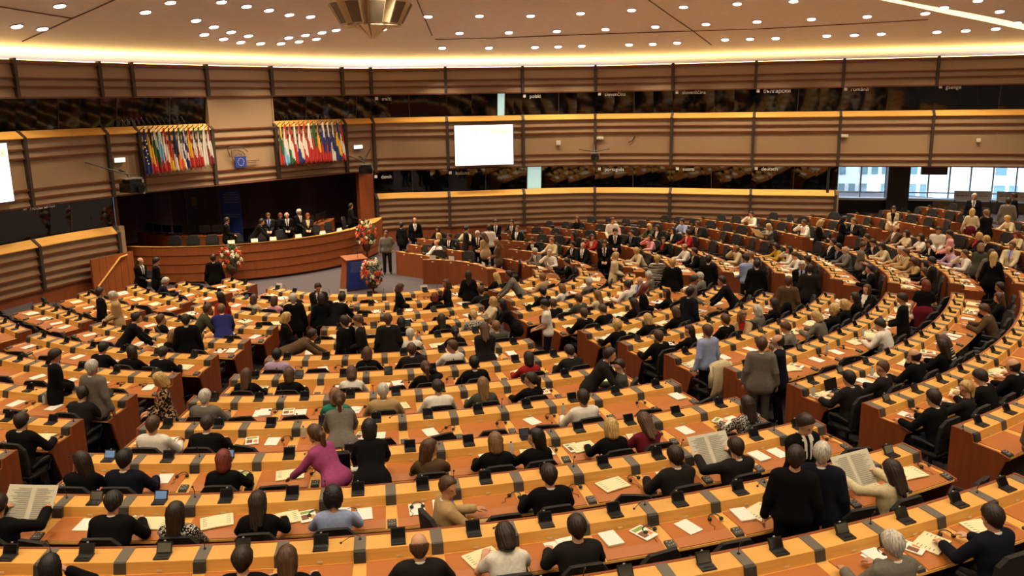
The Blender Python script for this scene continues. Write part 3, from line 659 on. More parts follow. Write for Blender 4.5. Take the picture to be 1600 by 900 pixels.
# bouquets
def bouquet(loc, w, h, label, seed, stand):
    r = random.Random(seed); e = thing('flower_bouquet', label, 'flowers', loc)
    mb = MB()
    for i in range(170):
        a = r.uniform(0, 2 * PI); q = r.uniform(0, 1) ** .5; z = h * (q * .0 + r.uniform(-.5, .5)); rr = w / 2 * math.sqrt(max(.05, 1 - (2 * z / h) ** 2)) * r.uniform(.45, 1.05)
        c = Vector((rr * math.cos(a), rr * math.sin(a), z + h / 2 + stand)); u = Vector((r.uniform(-1, 1), r.uniform(-1, 1), r.uniform(-.6, 1))).normalized(); v = u.orthogonal().normalized(); L = r.uniform(.08, .16)
        mb.add([c - u * L, c + v * L * .3, c + u * L, c - v * L * .3], [(0, 1, 2, 3)])
    o = link('foliage', mb.mesh('foliage', mat('bouquet_green', (58, 74, 30), .7), fix=False), e); o['kind'] = 'stuff'
    for nm, c, n_f in (('orange_flower', (214, 88, 40), 15), ('white_flower', (236, 226, 190), 11), ('red_flower', (180, 40, 30), 7)):
        for i in range(n_f):
            a = r.uniform(-PI * 1.0, 0.15 * PI); z = h * r.uniform(-.36, .5); rr = w / 2 * math.sqrt(max(.1, 1 - (2 * z / h) ** 2))
            f = MB(); s = r.uniform(.05, .085); p = Vector((rr * math.cos(a), rr * math.sin(a), z + h / 2 + stand))
            f.ball((0, 0, 0), s * .6, 0, 6, 4)
            for j in range(6):
                b = 2 * PI * j / 6; f.ball((s * .75 * math.cos(b), s * .3 * math.sin(b * 2), s * .75 * math.sin(b)), s * .5, 0, 5, 4)
            link(nm, f.mesh(nm, mat(nm, c, .6), True), e, p, a + PI / 2)
    mb = MB(); mb.lathe([(.16, 0), (.17, .03), (.05, .06), (.04, stand * .7), (.16, stand * .85), (.2, stand + .15)], 12); link('stand', mb.mesh('stand', M_DARKWOOD, True), e)
def infront(px, dz=0.0):
    best = None
    for a in np.arange(-106, 6, .25):
        x, y, z, nx, ny = dpath(DR + .55, a, a + 1, 0, 1)[0]; q = project((x, y, 1))
        if best is None or abs(q[0] - px) < best[0]: best = (abs(q[0] - px), (x, y, 0))
    return best[1]
bouquet(infront(573), .85, 1.15, 'orange and white bouquet standing before the rostrum beside the lectern', 3, .72)
bouquet(infront(361), .85, 1.0, 'orange and white bouquet standing before the rostrum behind the dark suited man', 4, .55)
q = on_z(580, 455, 0); bouquet((q.x + .12, q.y - .25, 0), .78, 1.05, 'orange and white bouquet standing against the blue front of the lectern', 5, .22)

# ================================================================== ON THE WALLS
def wall_frame(px, py, inset):
    """point on the inset wall surface for a pixel; matrix with local X along the wall, Y into the wall"""
    p, n = wall_at(px, py); d = ray(px, py); P = Vector((p[0] + n[0] * inset, p[1] + n[1] * inset, 0)); N = Vector((n[0], n[1], 0))
    t = (P - Vector((0, 0, H))).dot(N) / d.dot(N); Q = Vector((0, 0, H)) + d * t
    return Q, N, math.atan2(N.y, N.x) + PI / 2
def screen(x0, x1, yt, yb, label, marks):
    xm = (x0 + x1) / 2; c, n, rz = wall_frame(xm, (yt + yb) / 2, .42); a, _ = wall_frame(x0, (yt + yb) / 2, .42)[:2], 0
    t, _, _ = wall_frame(xm, yt, .42); b, _, _ = wall_frame(xm, yb, .42); l, _, _ = wall_frame(x0, 230, .42); r, _, _ = wall_frame(x1, 230, .42)
    w = (r - l).length; h = t.z - b.z; e = thing('projection_screen', label, 'screen', c, rz)
    mb = MB(); mb.box((0, 0.03, 0), (w + .06, .05, h + .06)); link('screen_back', mb.mesh('screen_back', M_FIN), e)
    mb = MB(); mb.box((0, 0, 0), (w, .02, h)); link('screen_face', mb.mesh('screen_face', mat('screen_white', (240, 242, 246), .5, emit=1.05)), e)
    for (u, v, uw, vh, m) in marks: mb = MB(); mb.box(((u - .5) * w, -.013, (.5 - v) * h), (uw * w, .004, vh * h)); link('screen_graphic', mb.mesh('screen_graphic', m), e)
    for u in (-.3, .3):
        mb = MB(); mb.box((u * w, .2, h * .3), (.06, .38, .06)); link('bracket', mb.mesh('bracket', M_FIN), e)
M_LIME = mat('screen_lime', (238, 246, 180), .5, emit=1.0); M_SBLUE = mat('screen_blue', (110, 120, 190), .5, emit=.6); M_AMBER = mat('screen_amber', (252, 226, 170), .5, emit=1.0)
screen(711, 802, 195.5, 258, 'large white projection screen with a pale lime header on the panelled wall', [(.80, .16, .36, .11, M_LIME), (.45, .09, .4, .04, M_AMBER), (.36, .18, .03, .025, M_SBLUE), (.925, .17, .02, .03, M_SBLUE)])
screen(-78, 18, 226, 321, 'large white projection screen with an amber header above the stairs wall', [(.75, .16, .46, .12, M_AMBER), (.90, .17, .02, .03, M_SBLUE)])
# flags
def cc(*a): return a
RED, WHT, GRN, BLU, YEL, BLK, ORA, DRD, LBL = (164, 34, 28), (204, 196, 184), (34, 80, 42), (26, 42, 100), (214, 166, 36), (28, 24, 26), (214, 104, 40), (110, 30, 30), (110, 160, 190)
FL1 = [('blue with a ring of stars', (BLU,)), ('black, yellow and red', (BLK, YEL, RED)), ('white, green and red', (WHT, GRN, RED)), ('white, blue and red', (WHT, LBL, RED)), ('red with a white cross', (RED, WHT, RED)), ('black, red and gold', (BLK, RED, YEL)), ('blue, black and white', (BLU, BLK, WHT)), ('green, white and orange', (GRN, WHT, ORA)), ('blue and white striped', (BLU, WHT, BLU, WHT, BLU, WHT)), ('red, yellow and red', (RED, YEL, RED)), ('dark blue, white and red', (BLK, WHT, RED)), ('green, white and red', (GRN, WHT, RED)), ('plain white', (WHT,)), ('dark red and white', (DRD, WHT, DRD))]
FL2 = [('yellow, green and red', (YEL, GRN, RED)), ('red, white and light blue', (RED, WHT, LBL)), ('red, white and green', (RED, WHT, GRN)), ('white and red halved', (WHT, RED)), ('red, white and blue', (RED, WHT, BLU)), ('red, white and red', (RED, WHT, RED)), ('white over red', (WHT, RED)), ('green and red', (GRN, RED)), ('blue, yellow and red', (BLU, YEL, RED)), ('white, blue and red slanting', (WHT, BLU, RED)), ('white, blue and red with a shield', (WHT, BLU, RED)), ('white with a blue cross', (WHT, BLU, WHT)), ('blue with a yellow cross', (BLU, YEL, BLU)), ('blue, white and red crossed', (BLU, RED, WHT, RED))]
def flag(px, ytop, ybot, cols, words, where, seed):
    r = random.Random(seed); c, n, rz = wall_frame(px, ytop, .62); b, _, _ = wall_frame(px, ybot, .62); h = c.z - b.z
    e = thing('flag', '%s flag hanging limp %s' % (words, where), 'flag', c, rz, 'national flags above the rostrum')
    mb = MB(); mb.tube([(0, .62, -.25), (0, 0.0, .06)], .018, 6); mb.ball((0, -.01, .075), .035, 0, 6, 4); link('pole', mb.mesh('pole', M_STEEL), e)
    NU, NV = 10, 16; vs = []; ph = r.uniform(0, 6)
    for j in range(NV + 1):
        v = j / NV; wd = .05 + .23 * min(1, v * 1.25) ** .8
        for i in range(NU + 1):
            u = i / NU; x = (u - .35) * wd; y = .05 * math.sin(u * 11 + ph + v) * (.3 + v) + .12 * v * (1 - v); z = -v * h * (1 - .10 * abs(u - .45) - .04 * math.sin(u * 9 + ph)); vs.append((x, y, z))
    nc = len(cols); fs, ms = [], []
    for j in range(NV):
        for i in range(NU):
            fs.append((j * (NU + 1) + i, j * (NU + 1) + i + 1, (j + 1) * (NU + 1) + i + 1, (j + 1) * (NU + 1) + i)); q = ((j + .5) / NV * .78 + (1 - (i + .5) / NU) * .34 - .06); ms.append(min(nc - 1, max(0, int(q * nc))))
    mb = MB(); mb.add(vs, fs); mb.m = ms
    o = link('cloth', mb.mesh('cloth', [mat('cloth_%d_%d_%d' % c_, c_, .85) for c_ in cols], True, fix=False), e); m = o.modifiers.new('thick', 'SOLIDIFY'); m.thickness = .006
    if len(cols) == 1 and cols[0] == BLU:
        for i in range(8):
            s = MB(); s.ball((0, 0, 0), (.028, .01, .028), 0, 5, 3); link('star', s.mesh('star', M_STAR), o, (-.01 + .05 * math.sin(i * 2.1), -.06 + .0 * i, -h * (.25 + .07 * i)))
for i, (w, c) in enumerate(FL1): flag(224 + i * 7.75, 201 - i * .25, 276 - i * 1.1, c, w, 'beside the wall emblem' if i > 6 else 'near the exit sign and projector', i)
for i, (w, c) in enumerate(FL2): flag(437 + i * 7.4, 194 - i * .25, 262 - i * .7, c, w, 'right of the emblem panel', 50 + i)
# emblem on the centre panel
def text_mesh(s, size, m, name='lettering'):
    c = bpy.data.curves.new('t', 'FONT'); c.body = s; c.size = size; c.extrude = .004; o = bpy.data.objects.new('t', c); COL.objects.link(o)
    me = bpy.data.meshes.new_from_object(o.evaluated_get(bpy.context.evaluated_depsgraph_get())); bpy.data.objects.remove(o); bpy.data.curves.remove(c)
    me.materials.clear(); me.materials.append(m); me.name = name; return me
c, n, rz = wall_frame(376, 253, .14); em = thing('wall_emblem', 'blue starred rectangle with dark line arcs above the rostrum', 'emblem', c, rz)
mb = MB(); mb.box((0, 0, 0), (.56, .04, .46)); link('blue_field', mb.mesh('blue_field', M_EU), em)
for i in range(12):
    a = 2 * PI * i / 12; s = MB(); pts = [((.022 if k % 2 == 0 else .009) * math.sin(PI * k / 5), (.022 if k % 2 == 0 else .009) * math.cos(PI * k / 5)) for k in range(10)]
    s.prism([(x, -.022, z) for x, z in pts], (0, 0, 0), (0, -.008, 0)); link('star', s.mesh('star', M_STAR), em, (.15 * math.sin(a), 0, .15 * math.cos(a)))
M_LINE = mat('emblem_line', (84, 58, 36), .6)
for P in ([(-.62, .62), (-.50, .24)], [(-.56, .62), (-.2, .66), (.2, .58), (.42, .40)], [(-.42, .50), (-.12, .52), (.16, .40), (.24, .28)], [(-.42, .50), (-.42, .2), (-.34, .08)], [(-.40, .22), (-.1, .36), (.1, .28)], [(.30, .02), (.95, .02)], [(.30, -.05), (.80, -.05)]):
    mb = MB(); mb.tube([(x, -.005, z) for x, z in P], .018, 5); link('emblem_line', mb.mesh('emblem_line', M_LINE), em)
# booth names
for key, s, px, py in (((582, 'u'), 'malti', 601, 152), ((817, 'u'), 'polski', 833, 148), ((930, 'u'), 'slovenčina', 954, 145), ((1050, 'u'), 'slovenščina', 1076, 142), ((1178, 'u'), 'български', 1201, 140), ((1313, 'u'), 'română', 1335, 137), ((1458, 'u'), 'gaeilge', 1484, 133.5), ((-140, 'l'), 'nederlands', 56, 323), ((582, 'l'), 'dansk', 600, 274), ((698, 'l'), 'italiano', 719, 268), ((930, 'l'), 'português', 953, 262), ((1050, 'l'), 'suomi', 1071, 261.5), ((1178, 'l'), 'deutsch', 1196, 261)):
    if key == (-140, 'l'): key = (30, 'l')
    w = BOOTH.get(key)
    if w is None: continue
    wd = 5.0 * len(s) * .62; c, n, rz = wall_frame(px - wd * .3, py + 3.5, .02); me = text_mesh(s, .24, M_LETTER)
    sgn = link('lettering', me, w, (c.x, c.y, c.z - .05)); sgn.rotation_euler = (PI / 2, 0, rz); 
    c2, _, rz2 = wall_frame(px - wd * .3 - 8, py + 2, .02); mb = MB(); mb.box((0, 0, 0), (.14, .01, .14)); link('channel_sign', mb.mesh('channel_sign', M_LETTER), w, c2, rz2)
# exit signs, cameras, small wall boxes
def wall_box(name, label, cat, px, py, w, h, d, m, inset=.06, group=None):
    c, n, rz = wall_frame(px, py, inset + d / 2); e = thing(name, label, cat, c, rz, group)
    mb = MB(); mb.box((0, 0, 0), (w, d, h)); link('housing', mb.mesh('housing', M_TAG if m is None else m), e); return e
M_EXIT = mat('exit_glow', (226, 255, 236), .4, emit=2.2)
for px, py, wh in ((186, 250, 'beside the projector arm'), (559, 229.5, 'beside the last flags')):
    e = wall_box('exit_sign', 'lit white exit sign box on the panelled wall ' + wh, 'exit sign', px, py, .46, .18, .10, M_FRAME); mb = MB(); mb.box((0, -.056, 0), (.42, .01, .14)); link('lit_face', mb.mesh('lit_face', M_EXIT), e)
for nm, lb, ct, px, py, w, h in (('wall_sensor', 'small white square sensor on the big wall panel', 'sensor', 872.5, 223, .22, .22), ('wall_light_box', 'small white oblong emergency light beside the camera arm', 'light box', 937.5, 215.5, .34, .14), ('wall_light_box', 'small white oblong emergency light near the daylight windows', 'light box', 1319, 212, .34, .14), ('wall_camera', 'small round pale wall camera right of the last fin', 'camera', 1529, 219, .16, .16)):
    e = wall_box(nm, lb, ct, px, py, w, h, .08, M_TAG); mb = MB(); mb.box((0, -.045, 0), (w * .6, .012, h * .5)); link('cover', mb.mesh('cover', M_FRAME), e)
c, n, rz = wall_frame(988, 220, .05); ck = thing('wall_clock', 'minimal wall clock of dark hands and dots on the big panel', 'clock', c, rz)
for a, L in ((-1.9, .22), (.5, .26)): mb = MB(); mb.tube([(0, -.02, 0), (L * math.sin(a), -.02, L * math.cos(a))], .02, 5); link('hand', mb.mesh('hand', M_BLACK), ck)
for i in range(12): mb = MB(); mb.box((0, 0, 0), (.025, .02, .025)); link('hour_mark', mb.mesh('hour_mark', M_BLACK), ck, (.3 * math.sin(PI * i / 6), -.01, .3 * math.cos(PI * i / 6)))
def projector(px, py, label, arms, s=1.0):
    c, n, rz = wall_frame(px, py, .75); e = thing('camera_projector', label, 'projector', c, rz)
    mb = MB(); mb.box((0, 0, 0), (.42 * s, .5 * s, .26 * s)); mb.box((0, 0, .17 * s), (.3 * s, .36 * s, .1 * s)); link('housing', mb.mesh('housing', M_BLACK), e)
    mb = MB(); mb.tube([(.08, -.25 * s, 0), (.08, -.36 * s, -.03)], [.09 * s, .11 * s], 12); link('lens', mb.mesh('lens', M_SCREEN), e)
    mb = MB(); mb.box((.26 * s, 0, .02), (.05 * s, .3 * s, .4 * s)); mb.box((0, 0, .25 * s), (.5 * s, .3 * s, .04)); link('yoke', mb.mesh('yoke', mat('grey_yoke', (120, 116, 108), .5)), e)
    mb = MB(); mb.tube([(0, 0, .2 * s), (0, .3, .55), (0, .68, .62)], .03, 6); link('mast', mb.mesh('mast', M_FIN), e)
    for (dx, dy, dz) in arms: mb = MB(); mb.tube([(0, .1, .35 * s), (dx, dy, dz)], .028, 6); link('arm', mb.mesh('arm', M_FIN), e)
projector(206, 293, 'black projector hung on a slanted arm beside the first flags', [(-1.35, .6, 1.0)], 1.35)
projector(571, 266, 'black projector hung between two crossed arms beside the last flags', [(-1.1, .62, .9), (.55, .62, .95)], 1.1)
projector(929, 246, 'black camera unit with two blade arms on the wall fin', [(-.75, .3, .38), (.75, .3, .38)], .85)

# ================================================================== HANGING LOUDSPEAKER CLUSTER
tip = at_dist(582, 61, 30.9); cl_ = thing('loudspeaker_cluster', 'cream faceted loudspeaker cluster hanging from the ceiling over the well', 'loudspeaker', tip)
M_CLU = mat('cluster_cream', (242, 226, 190), .6); M_GRI = mat('cluster_grille', (128, 112, 92), .8, kind='noise', scale=6, var=.2)
z0 = .46
for i in range(10):
    a = 2 * PI * (i + .5) / 10 - PI / 2; e = Vector((math.cos(a), math.sin(a), 0)); t = Vector((-e.y, e.x, 0))
    def pt(r, w, z): return e * r + t * w + Vector((0, 0, z))
    f = [pt(1.02, -.20, z0), pt(1.02, .20, z0), pt(1.42, .27, z0 + .72), pt(1.42, -.27, z0 + .72)]
    b = [pt(.55, -.10, z0 + .1), pt(.55, .10, z0 + .1), pt(.8, .16, z0 + 1.15), pt(.8, -.16, z0 + 1.15)]
    mb = MB(); mb.add(f + b, [(0, 1, 2, 3), (7, 6, 5, 4), (0, 4, 5, 1), (1, 5, 6, 2), (2, 6, 7, 3), (3, 7, 4, 0)]); o = link('cabinet', mb.mesh('cabinet', M_CLU), cl_)
    N = (f[1] - f[0]).cross(f[3] - f[0]).normalized(); N = N if N.dot(e) > 0 else -N; cc_ = sum(f, Vector()) / 4
    g = [cc_ + (p - cc_) * .9 + N * .006 for p in f]; mb = MB(); mb.prism(g, (0, 0, 0), N * .012); link('grille', mb.mesh('grille', M_GRI), o)
    mb = MB(); mb.prism([pt(.62, -.12, z0 - .02), pt(.62, .12, z0 - .02), pt(1.02, .2, z0 - .06), pt(1.02, -.2, z0 - .06)], (0, 0, 0), (0, 0, .03)); link('lower_flap', mb.mesh('lower_flap', M_CLU), cl_)
    mb = MB(); mb.add([pt(.07, -.02, 0), pt(.07, .02, 0), pt(.60, .15, z0), pt(.60, -.15, z0), pt(.03, -.02, .05), pt(.03, .02, .05), pt(.5, .12, z0 + .05), pt(.5, -.12, z0 + .05)], [(0, 1, 2, 3), (7, 6, 5, 4), (0, 4, 5, 1), (1, 5, 6, 2), (2, 6, 7, 3), (3, 7, 4, 0)]); link('cone_rib', mb.mesh('cone_rib', M_CLU), cl_)
mb = MB(); mb.tube([(0, 0, .3), (0, 0, ceil_z(float(wall_dist((tip.x, tip.y))[0])) - tip.z)], .12, 10); link('suspension_pole', mb.mesh('suspension_pole', M_CLU), cl_)
for px, py in ((525, 46), (598, 45)): pass

# ================================================================== CHAIRS
def rbox(mb, c, d, r=.03, mi=0, M=None):
    x, y, z = d; P = []
    for sx, sy in ((1, 1), (-1, 1), (-1, -1), (1, -1)):
        for a in (0, 45, 90):
            q = math.radians(a); ox, oy = math.cos(q), math.sin(q)
            if (sx, sy) == (-1, 1): ox, oy = -math.sin(q), math.cos(q)
            if (sx, sy) == (-1, -1): ox, oy = -math.cos(q), -math.sin(q)
            if (sx, sy) == (1, -1): ox, oy = math.sin(q), -math.cos(q)
            P.append(Vector((sx * (x / 2 - r) + ox * r, sy * (y / 2 - r) + oy * r, 0)))
    lv = [(-z / 2, .92), (-z / 2 + r * .5, 1), (z / 2 - r * .5, 1), (z / 2, .92)]; vs = []
    for h, s in lv:
        for p in P: v = Vector((p.x * s, p.y * s, h)); vs.append((M @ v if M is not None else v) + Vector(c))
    n = len(P); mb.add(vs, [(j * n + i, j * n + (i + 1) % n, (j + 1) * n + (i + 1) % n, (j + 1) * n + i) for j in range(3) for i in range(n)] + [tuple(range(n))[::-1], tuple(range(3 * n, 4 * n))], mi)
# local: chair faces +Y
def _cback(mb):
    pr = [(-.23, .0), (-.245, .22), (-.235, .40), (-.16, .50), (0, .515), (.16, .50), (.235, .40), (.245, .22), (.23, 0)]; vs = []
    for dy in (0, -.055):
        for x, z in pr: vs.append((x, -.22 - .05 * z / .5 + .05 * (x / .25) ** 2 + dy, .50 + z * 1.06))
    n = len(pr); mb.add(vs, [tuple(range(n)), tuple(range(n, 2 * n))[::-1]] + [(i, (i + 1) % n, n + (i + 1) % n, n + i) for i in range(n)])
    for i in range(n - 1): pass
CH = {'seat': piece(lambda m: rbox(m, (0, 0, .45), (.50, .48, .09), .08), M_CHAIR, 'seat', False), 'backrest': piece(_cback, M_CHAIR, 'backrest')}
for s in (-1, 1):
    CH['armrest%d' % s] = piece(lambda m: m.tube([(s * .27, -.20, .62), (s * .29, -.05, .665), (s * .29, .14, .665), (s * .28, .17, .60), (s * .27, .10, .46)], [.02, .026, .026, .02, .018], 6), M_BLACK, 'armrest')
def _ped(m):
    m.tube([(0, 0, .06), (0, 0, .41)], .03, 8)
    for i in range(5): a = 2 * PI * i / 5; m.tube([(0, 0, .09), (.27 * math.cos(a), .27 * math.sin(a), .045)], [.028, .018], 6); m.ball((.27 * math.cos(a), .27 * math.sin(a), .028), .027, 0, 6, 4)
CH['pedestal'] = piece(_ped, M_BLACK, 'pedestal')
def chair(x, y, z, rz, label, group='office chairs behind the desk rows'):
    t = thing('office_chair', label, 'chair', (x, y, z), rz, group)
    t.scale = (1.1, 1.06, 1.03)
    for nm, me in CH.items(): link(nm.rstrip('-1') if nm.startswith('arm') else nm, me, t)
    return t
CHAIRS_BY_SEAT = {}
_cand = sorted(range(len(SEATS)), key=lambda i: SEATS[i]['x'] ** 2 + SEATS[i]['y'] ** 2)
def _vis(s):
    q = project((s['x'] + s['nx'] * 1.15, s['y'] + s['ny'] * 1.15, s['z'] + .8)); return -30 < q[0] < 1630 and q[1] < 930
_cand = [i for i in _cand if _vis(SEATS[i])]
def chair_pose(s, r):
    u = 1.12 + r.uniform(-.05, .06); return s['x'] + s['nx'] * u, s['y'] + s['ny'] * u, s['z'], s['rz'] + PI + r.uniform(-.45, .45)
# ================================================================== PEOPLE
def surface_net(fn, lo, hi, h):
    lo = np.array(lo, float); n = np.maximum(3, np.ceil((np.array(hi) - lo) / h).astype(int) + 1)
    ax = [lo[i] + h * np.arange(n[i]) for i in range(3)]
    X, Y, Z = np.meshgrid(*ax, indexing='ij'); V = fn(np.stack([X.ravel(), Y.ravel(), Z.ravel()], 1)).reshape(n)
    S = V < 0; c = [n[i] - 1 for i in range(3)]
    corner = lambda A, d: A[d[0]:d[0] + c[0], d[1]:d[1] + c[1], d[2]:d[2] + c[2]]
    D8 = [(i, j, k) for i in (0, 1) for j in (0, 1) for k in (0, 1)]
    acc = np.zeros((*c, 3)); cnt = np.zeros(c)
    for a in D8:
        for axis in range(3):
            if a[axis]: continue
            b = list(a); b[axis] = 1; va, vb = corner(V, a), corner(V, b); m = (va < 0) != (vb < 0)
            if not m.any(): continue
            t = np.where(m, va / np.where(m, va - vb, 1), 0)
            for q in range(3): acc[..., q] += np.where(m, a[q] + (t if q == axis else 0), 0)
            cnt += m
    act = cnt > 0; idx = -np.ones(c, int); idx[act] = np.arange(act.sum())
    ii = np.argwhere(act); P = lo + h * (ii + acc[act] / cnt[act][:, None]); F = []
    for axis in range(3):
        u, v = (axis + 1) % 3, (axis + 2) % 3
        sl = [slice(0, n[i]) for i in range(3)]; s0 = list(sl); s1 = list(sl); s0[axis] = slice(0, n[axis] - 1); s1[axis] = slice(1, n[axis])
        a, b = S[tuple(s0)], S[tuple(s1)]; E_ = np.argwhere(a != b); E_ = E_[(E_[:, u] > 0) & (E_[:, u] < c[u]) & (E_[:, v] > 0) & (E_[:, v] < c[v])]
        if not len(E_): continue
        def cell(du, dv): q = E_.copy(); q[:, u] += du; q[:, v] += dv; return idx[q[:, 0], q[:, 1], q[:, 2]]
        Q = np.stack([cell(-1, -1), cell(0, -1), cell(0, 0), cell(-1, 0)], 1); fl = ~a[E_[:, 0], E_[:, 1], E_[:, 2]]
        Q[fl] = Q[fl][:, ::-1]; F.append(Q)
    return P, np.concatenate(F)
def sd(prims, P, k=.028, grow=0.0):
    d = None
    for a, b, ra, rb, *kx in prims:
        kk_ = kx[0] if kx else k; a = np.array(a, float); b = np.array(b, float); ab = b - a; L = ab @ ab
        t = np.clip(((P - a) @ ab) / L, 0, 1) if L > 1e-9 else np.zeros(len(P))
        e = np.linalg.norm(P - a - t[:, None] * ab, axis=1) - (ra + (rb - ra) * t) - grow
        if d is None: d = e
        else:
            h = np.clip(.5 + .5 * (d - e) / kk_, 0, 1); d = d * (1 - h) + e * h - kk_ * h * (1 - h)
    return d
def bounds(prims, pad):
    A = np.array([list(np.array(p[0]) - max(p[2], p[3])) for p in prims] + [list(np.array(p[1]) - max(p[2], p[3])) for p in prims]); B = np.array([list(np.array(p[0]) + max(p[2], p[3])) for p in prims] + [list(np.array(p[1]) + max(p[2], p[3])) for p in prims])
    return A.min(0) - pad, B.max(0) + pad
def net(prims, h, grow=0.0, k=.028, cut=None):
    lo, hi = bounds(prims, grow + 1.6 * h)
    f = (lambda P: sd(prims, P, k, grow)) if cut is None else (lambda P: np.maximum(sd(prims, P, k, grow), cut(P)))
    return surface_net(f, lo, hi, h)
R_ = math.radians
def rotm(axis, a):
    return np.array(Matrix.Rotation(a, 3, axis))
POSES = {  # lean, twist, head yaw, head pitch, right hand, left hand  (person faces +Y)
 's0': (12, 0, 0, 14, (.19, .40, .80), (-.19, .40, .80)), 's1': (27, 0, 6, 34, (.14, .50, .80), (-.17, .46, .80)), 's2': (-7, 0, -10, 2, (.13, .24, .66), (-.13, .24, .66)),
 's3': (16, 0, 8, 8, (.09, .20, 1.10), (-.19, .42, .80)), 's4': (10, 14, 58, 6, (.16, .42, .80), (-.22, .38, .80)), 's5': (10, -14, -58, 6, (.22, .38, .80), (-.16, .42, .80)), 's6': (8, 0, 0, 22, (.25, .44, .98), (-.25, .44, .98)),
 't0': (2, 0, 0, 6, (.295, .05, .80), (-.295, .03, .80)), 't1': (6, 0, 8, 26, (.07, .27, 1.03), (-.07, .27, 1.02)), 't2': (4, 8, 30, 8, (.20, .33, 1.04), (-.29, .05, .80)), 't3': (34, 0, 0, 8, (.20, .60, .82), (-.20, .58, .82)), 't4': (66, 0, 0, 18, (.17, .76, .80), (-.19, .72, .80)), 't5': (0, 0, -14, 4, (.29, .02, .80), (-.22, .02, 1.00)), 't6': (4, 0, -30, 10, (.14, .30, 1.10), (-.18, .28, 1.06))}
def ik(S, T, l1, l2, pole):
    S, T, pole = map(np.array, (S, T, pole)); d = T - S; L = np.linalg.norm(d); m = min(L, (l1 + l2) * .985); u = d / L; T = S + u * m
    a = (l1 * l1 - l2 * l2 + m * m) / (2 * m); hgt = math.sqrt(max(0, l1 * l1 - a * a)); p = pole - u * (pole @ u); p = p / (np.linalg.norm(p) + 1e-9)
    return S + u * a + p * hgt, T
def skeleton(pose, fem):
    lean, tw, hy, hp, hr, hl = POSES[pose]; seat = pose[0] == 's'; sw = .148 if fem else .172
    P = np.array((0, -.09, .57)) if seat else np.array((0, -.16 * math.sin(R_(max(0, lean))), .95 if not fem else .92))
    up = np.array((0, math.sin(R_(lean)), math.cos(R_(lean)))); fw = np.array((0, math.cos(R_(lean)), -math.sin(R_(lean))))
    r0 = np.array((1., 0, 0)); Rt = np.array(Matrix.Rotation(R_(tw), 3, Vector(up))); r1 = Rt @ r0; f1 = Rt @ fw
    tl = .46 if fem else .48; bar = lambda t, w, r, f=0.0, rv=r0: (P + up * t + fw * f - rv * w, P + up * t + fw * f + rv * w, r - .012, r - .012, .085)
    T = {'torso': [bar(0, .085 if not fem else .095, .125 if not fem else .13), bar(.14, .055 if not fem else .04, .108 if not fem else .096), bar(.29, .08 if not fem else .065, .118 if not fem else .105, .01, r1), bar(tl - .06, sw - .075, .092 if not fem else .08, -.005, r1), bar(tl - .015, sw - .035, .066 if not fem else .058, -.01, r1)]}
    if fem: T['torso'].append(bar(.285, .065, .062, .075, r1))
    hup = np.array((0, math.sin(R_(lean * .55)), math.cos(R_(lean * .55)))); nb = P + up * (tl + .02) - f1 * .01; hc = nb + hup * .165 + np.array((0, .02, 0))
    T['neck'] = [(nb - up * .03, hc - hup * .04 - np.array((0, .015, 0)), .058 if not fem else .05, .052 if not fem else .045)]
    T['uarm'], T['farm'], hands = [], [], []
    for s, tgt in ((1, hr), (-1, hl)):
        Sx = P + up * (tl - .025) + r1 * s * sw - f1 * .005; w = np.array(tgt, float); pole = (s * .55, -.35, -.6) if seat or lean > 20 else (s * .25, -.8, -.1)
        El, Wr = ik(Sx, w, .29 if not fem else .27, .255 if not fem else .24, pole)
        T['uarm'].append((Sx, El, .056 if not fem else .047, .043 if not fem else .037)); T['farm'].append((El, Wr, .042 if not fem else .036, .028 if not fem else .025)); hands.append((El, Wr, s))
    T['thigh'], T['calf'], T['foot'] = [], [], []
    for s in (1, -1):
        hj = P + np.array((s * .092, 0, -.02))
        if seat: kn = np.array((s * .125, .36, .53)); an = np.array((s * .12, .33 + .05 * s, .085))
        else: kn = np.array((s * .10, .02 + .012 * s, .50)); an = np.array((s * .11, -.03 + .03 * s, .085))
        T['thigh'].append((hj, kn, .088, .058)); T['calf'].append((kn, an, .057, .040)); T['foot'].append((an + np.array((0, -.03, -.045)), an + np.array((s * .02, .155, -.05)), .042, .032))
    Rh = np.array(Matrix.Rotation(R_(tw + hy), 3, 'Z') @ Matrix.Rotation(-R_(hp), 3, 'X'))
    return T, hc, Rh, hands, (P, up, r1, f1, tl)
HEAD = [((0, -.014, .030), (0, .002, .034), .090, .086), ((0, .03, .0), (0, .040, -.060), .062, .044), ((-.018, .045, -.065), (.018, .045, -.065), .028, .028), ((0, .088, .012), (0, .108, -.022), .010, .014), ((-.016, .086, -.052), (.016, .086, -.052), .012, .012),
        ((-.084, -.004, .006), (-.088, -.010, -.022), .014, .011), ((.084, -.004, .006), (.088, -.010, -.022), .014, .011), ((-.035, .077, .032), (.035, .077, .032), .013, .013)]
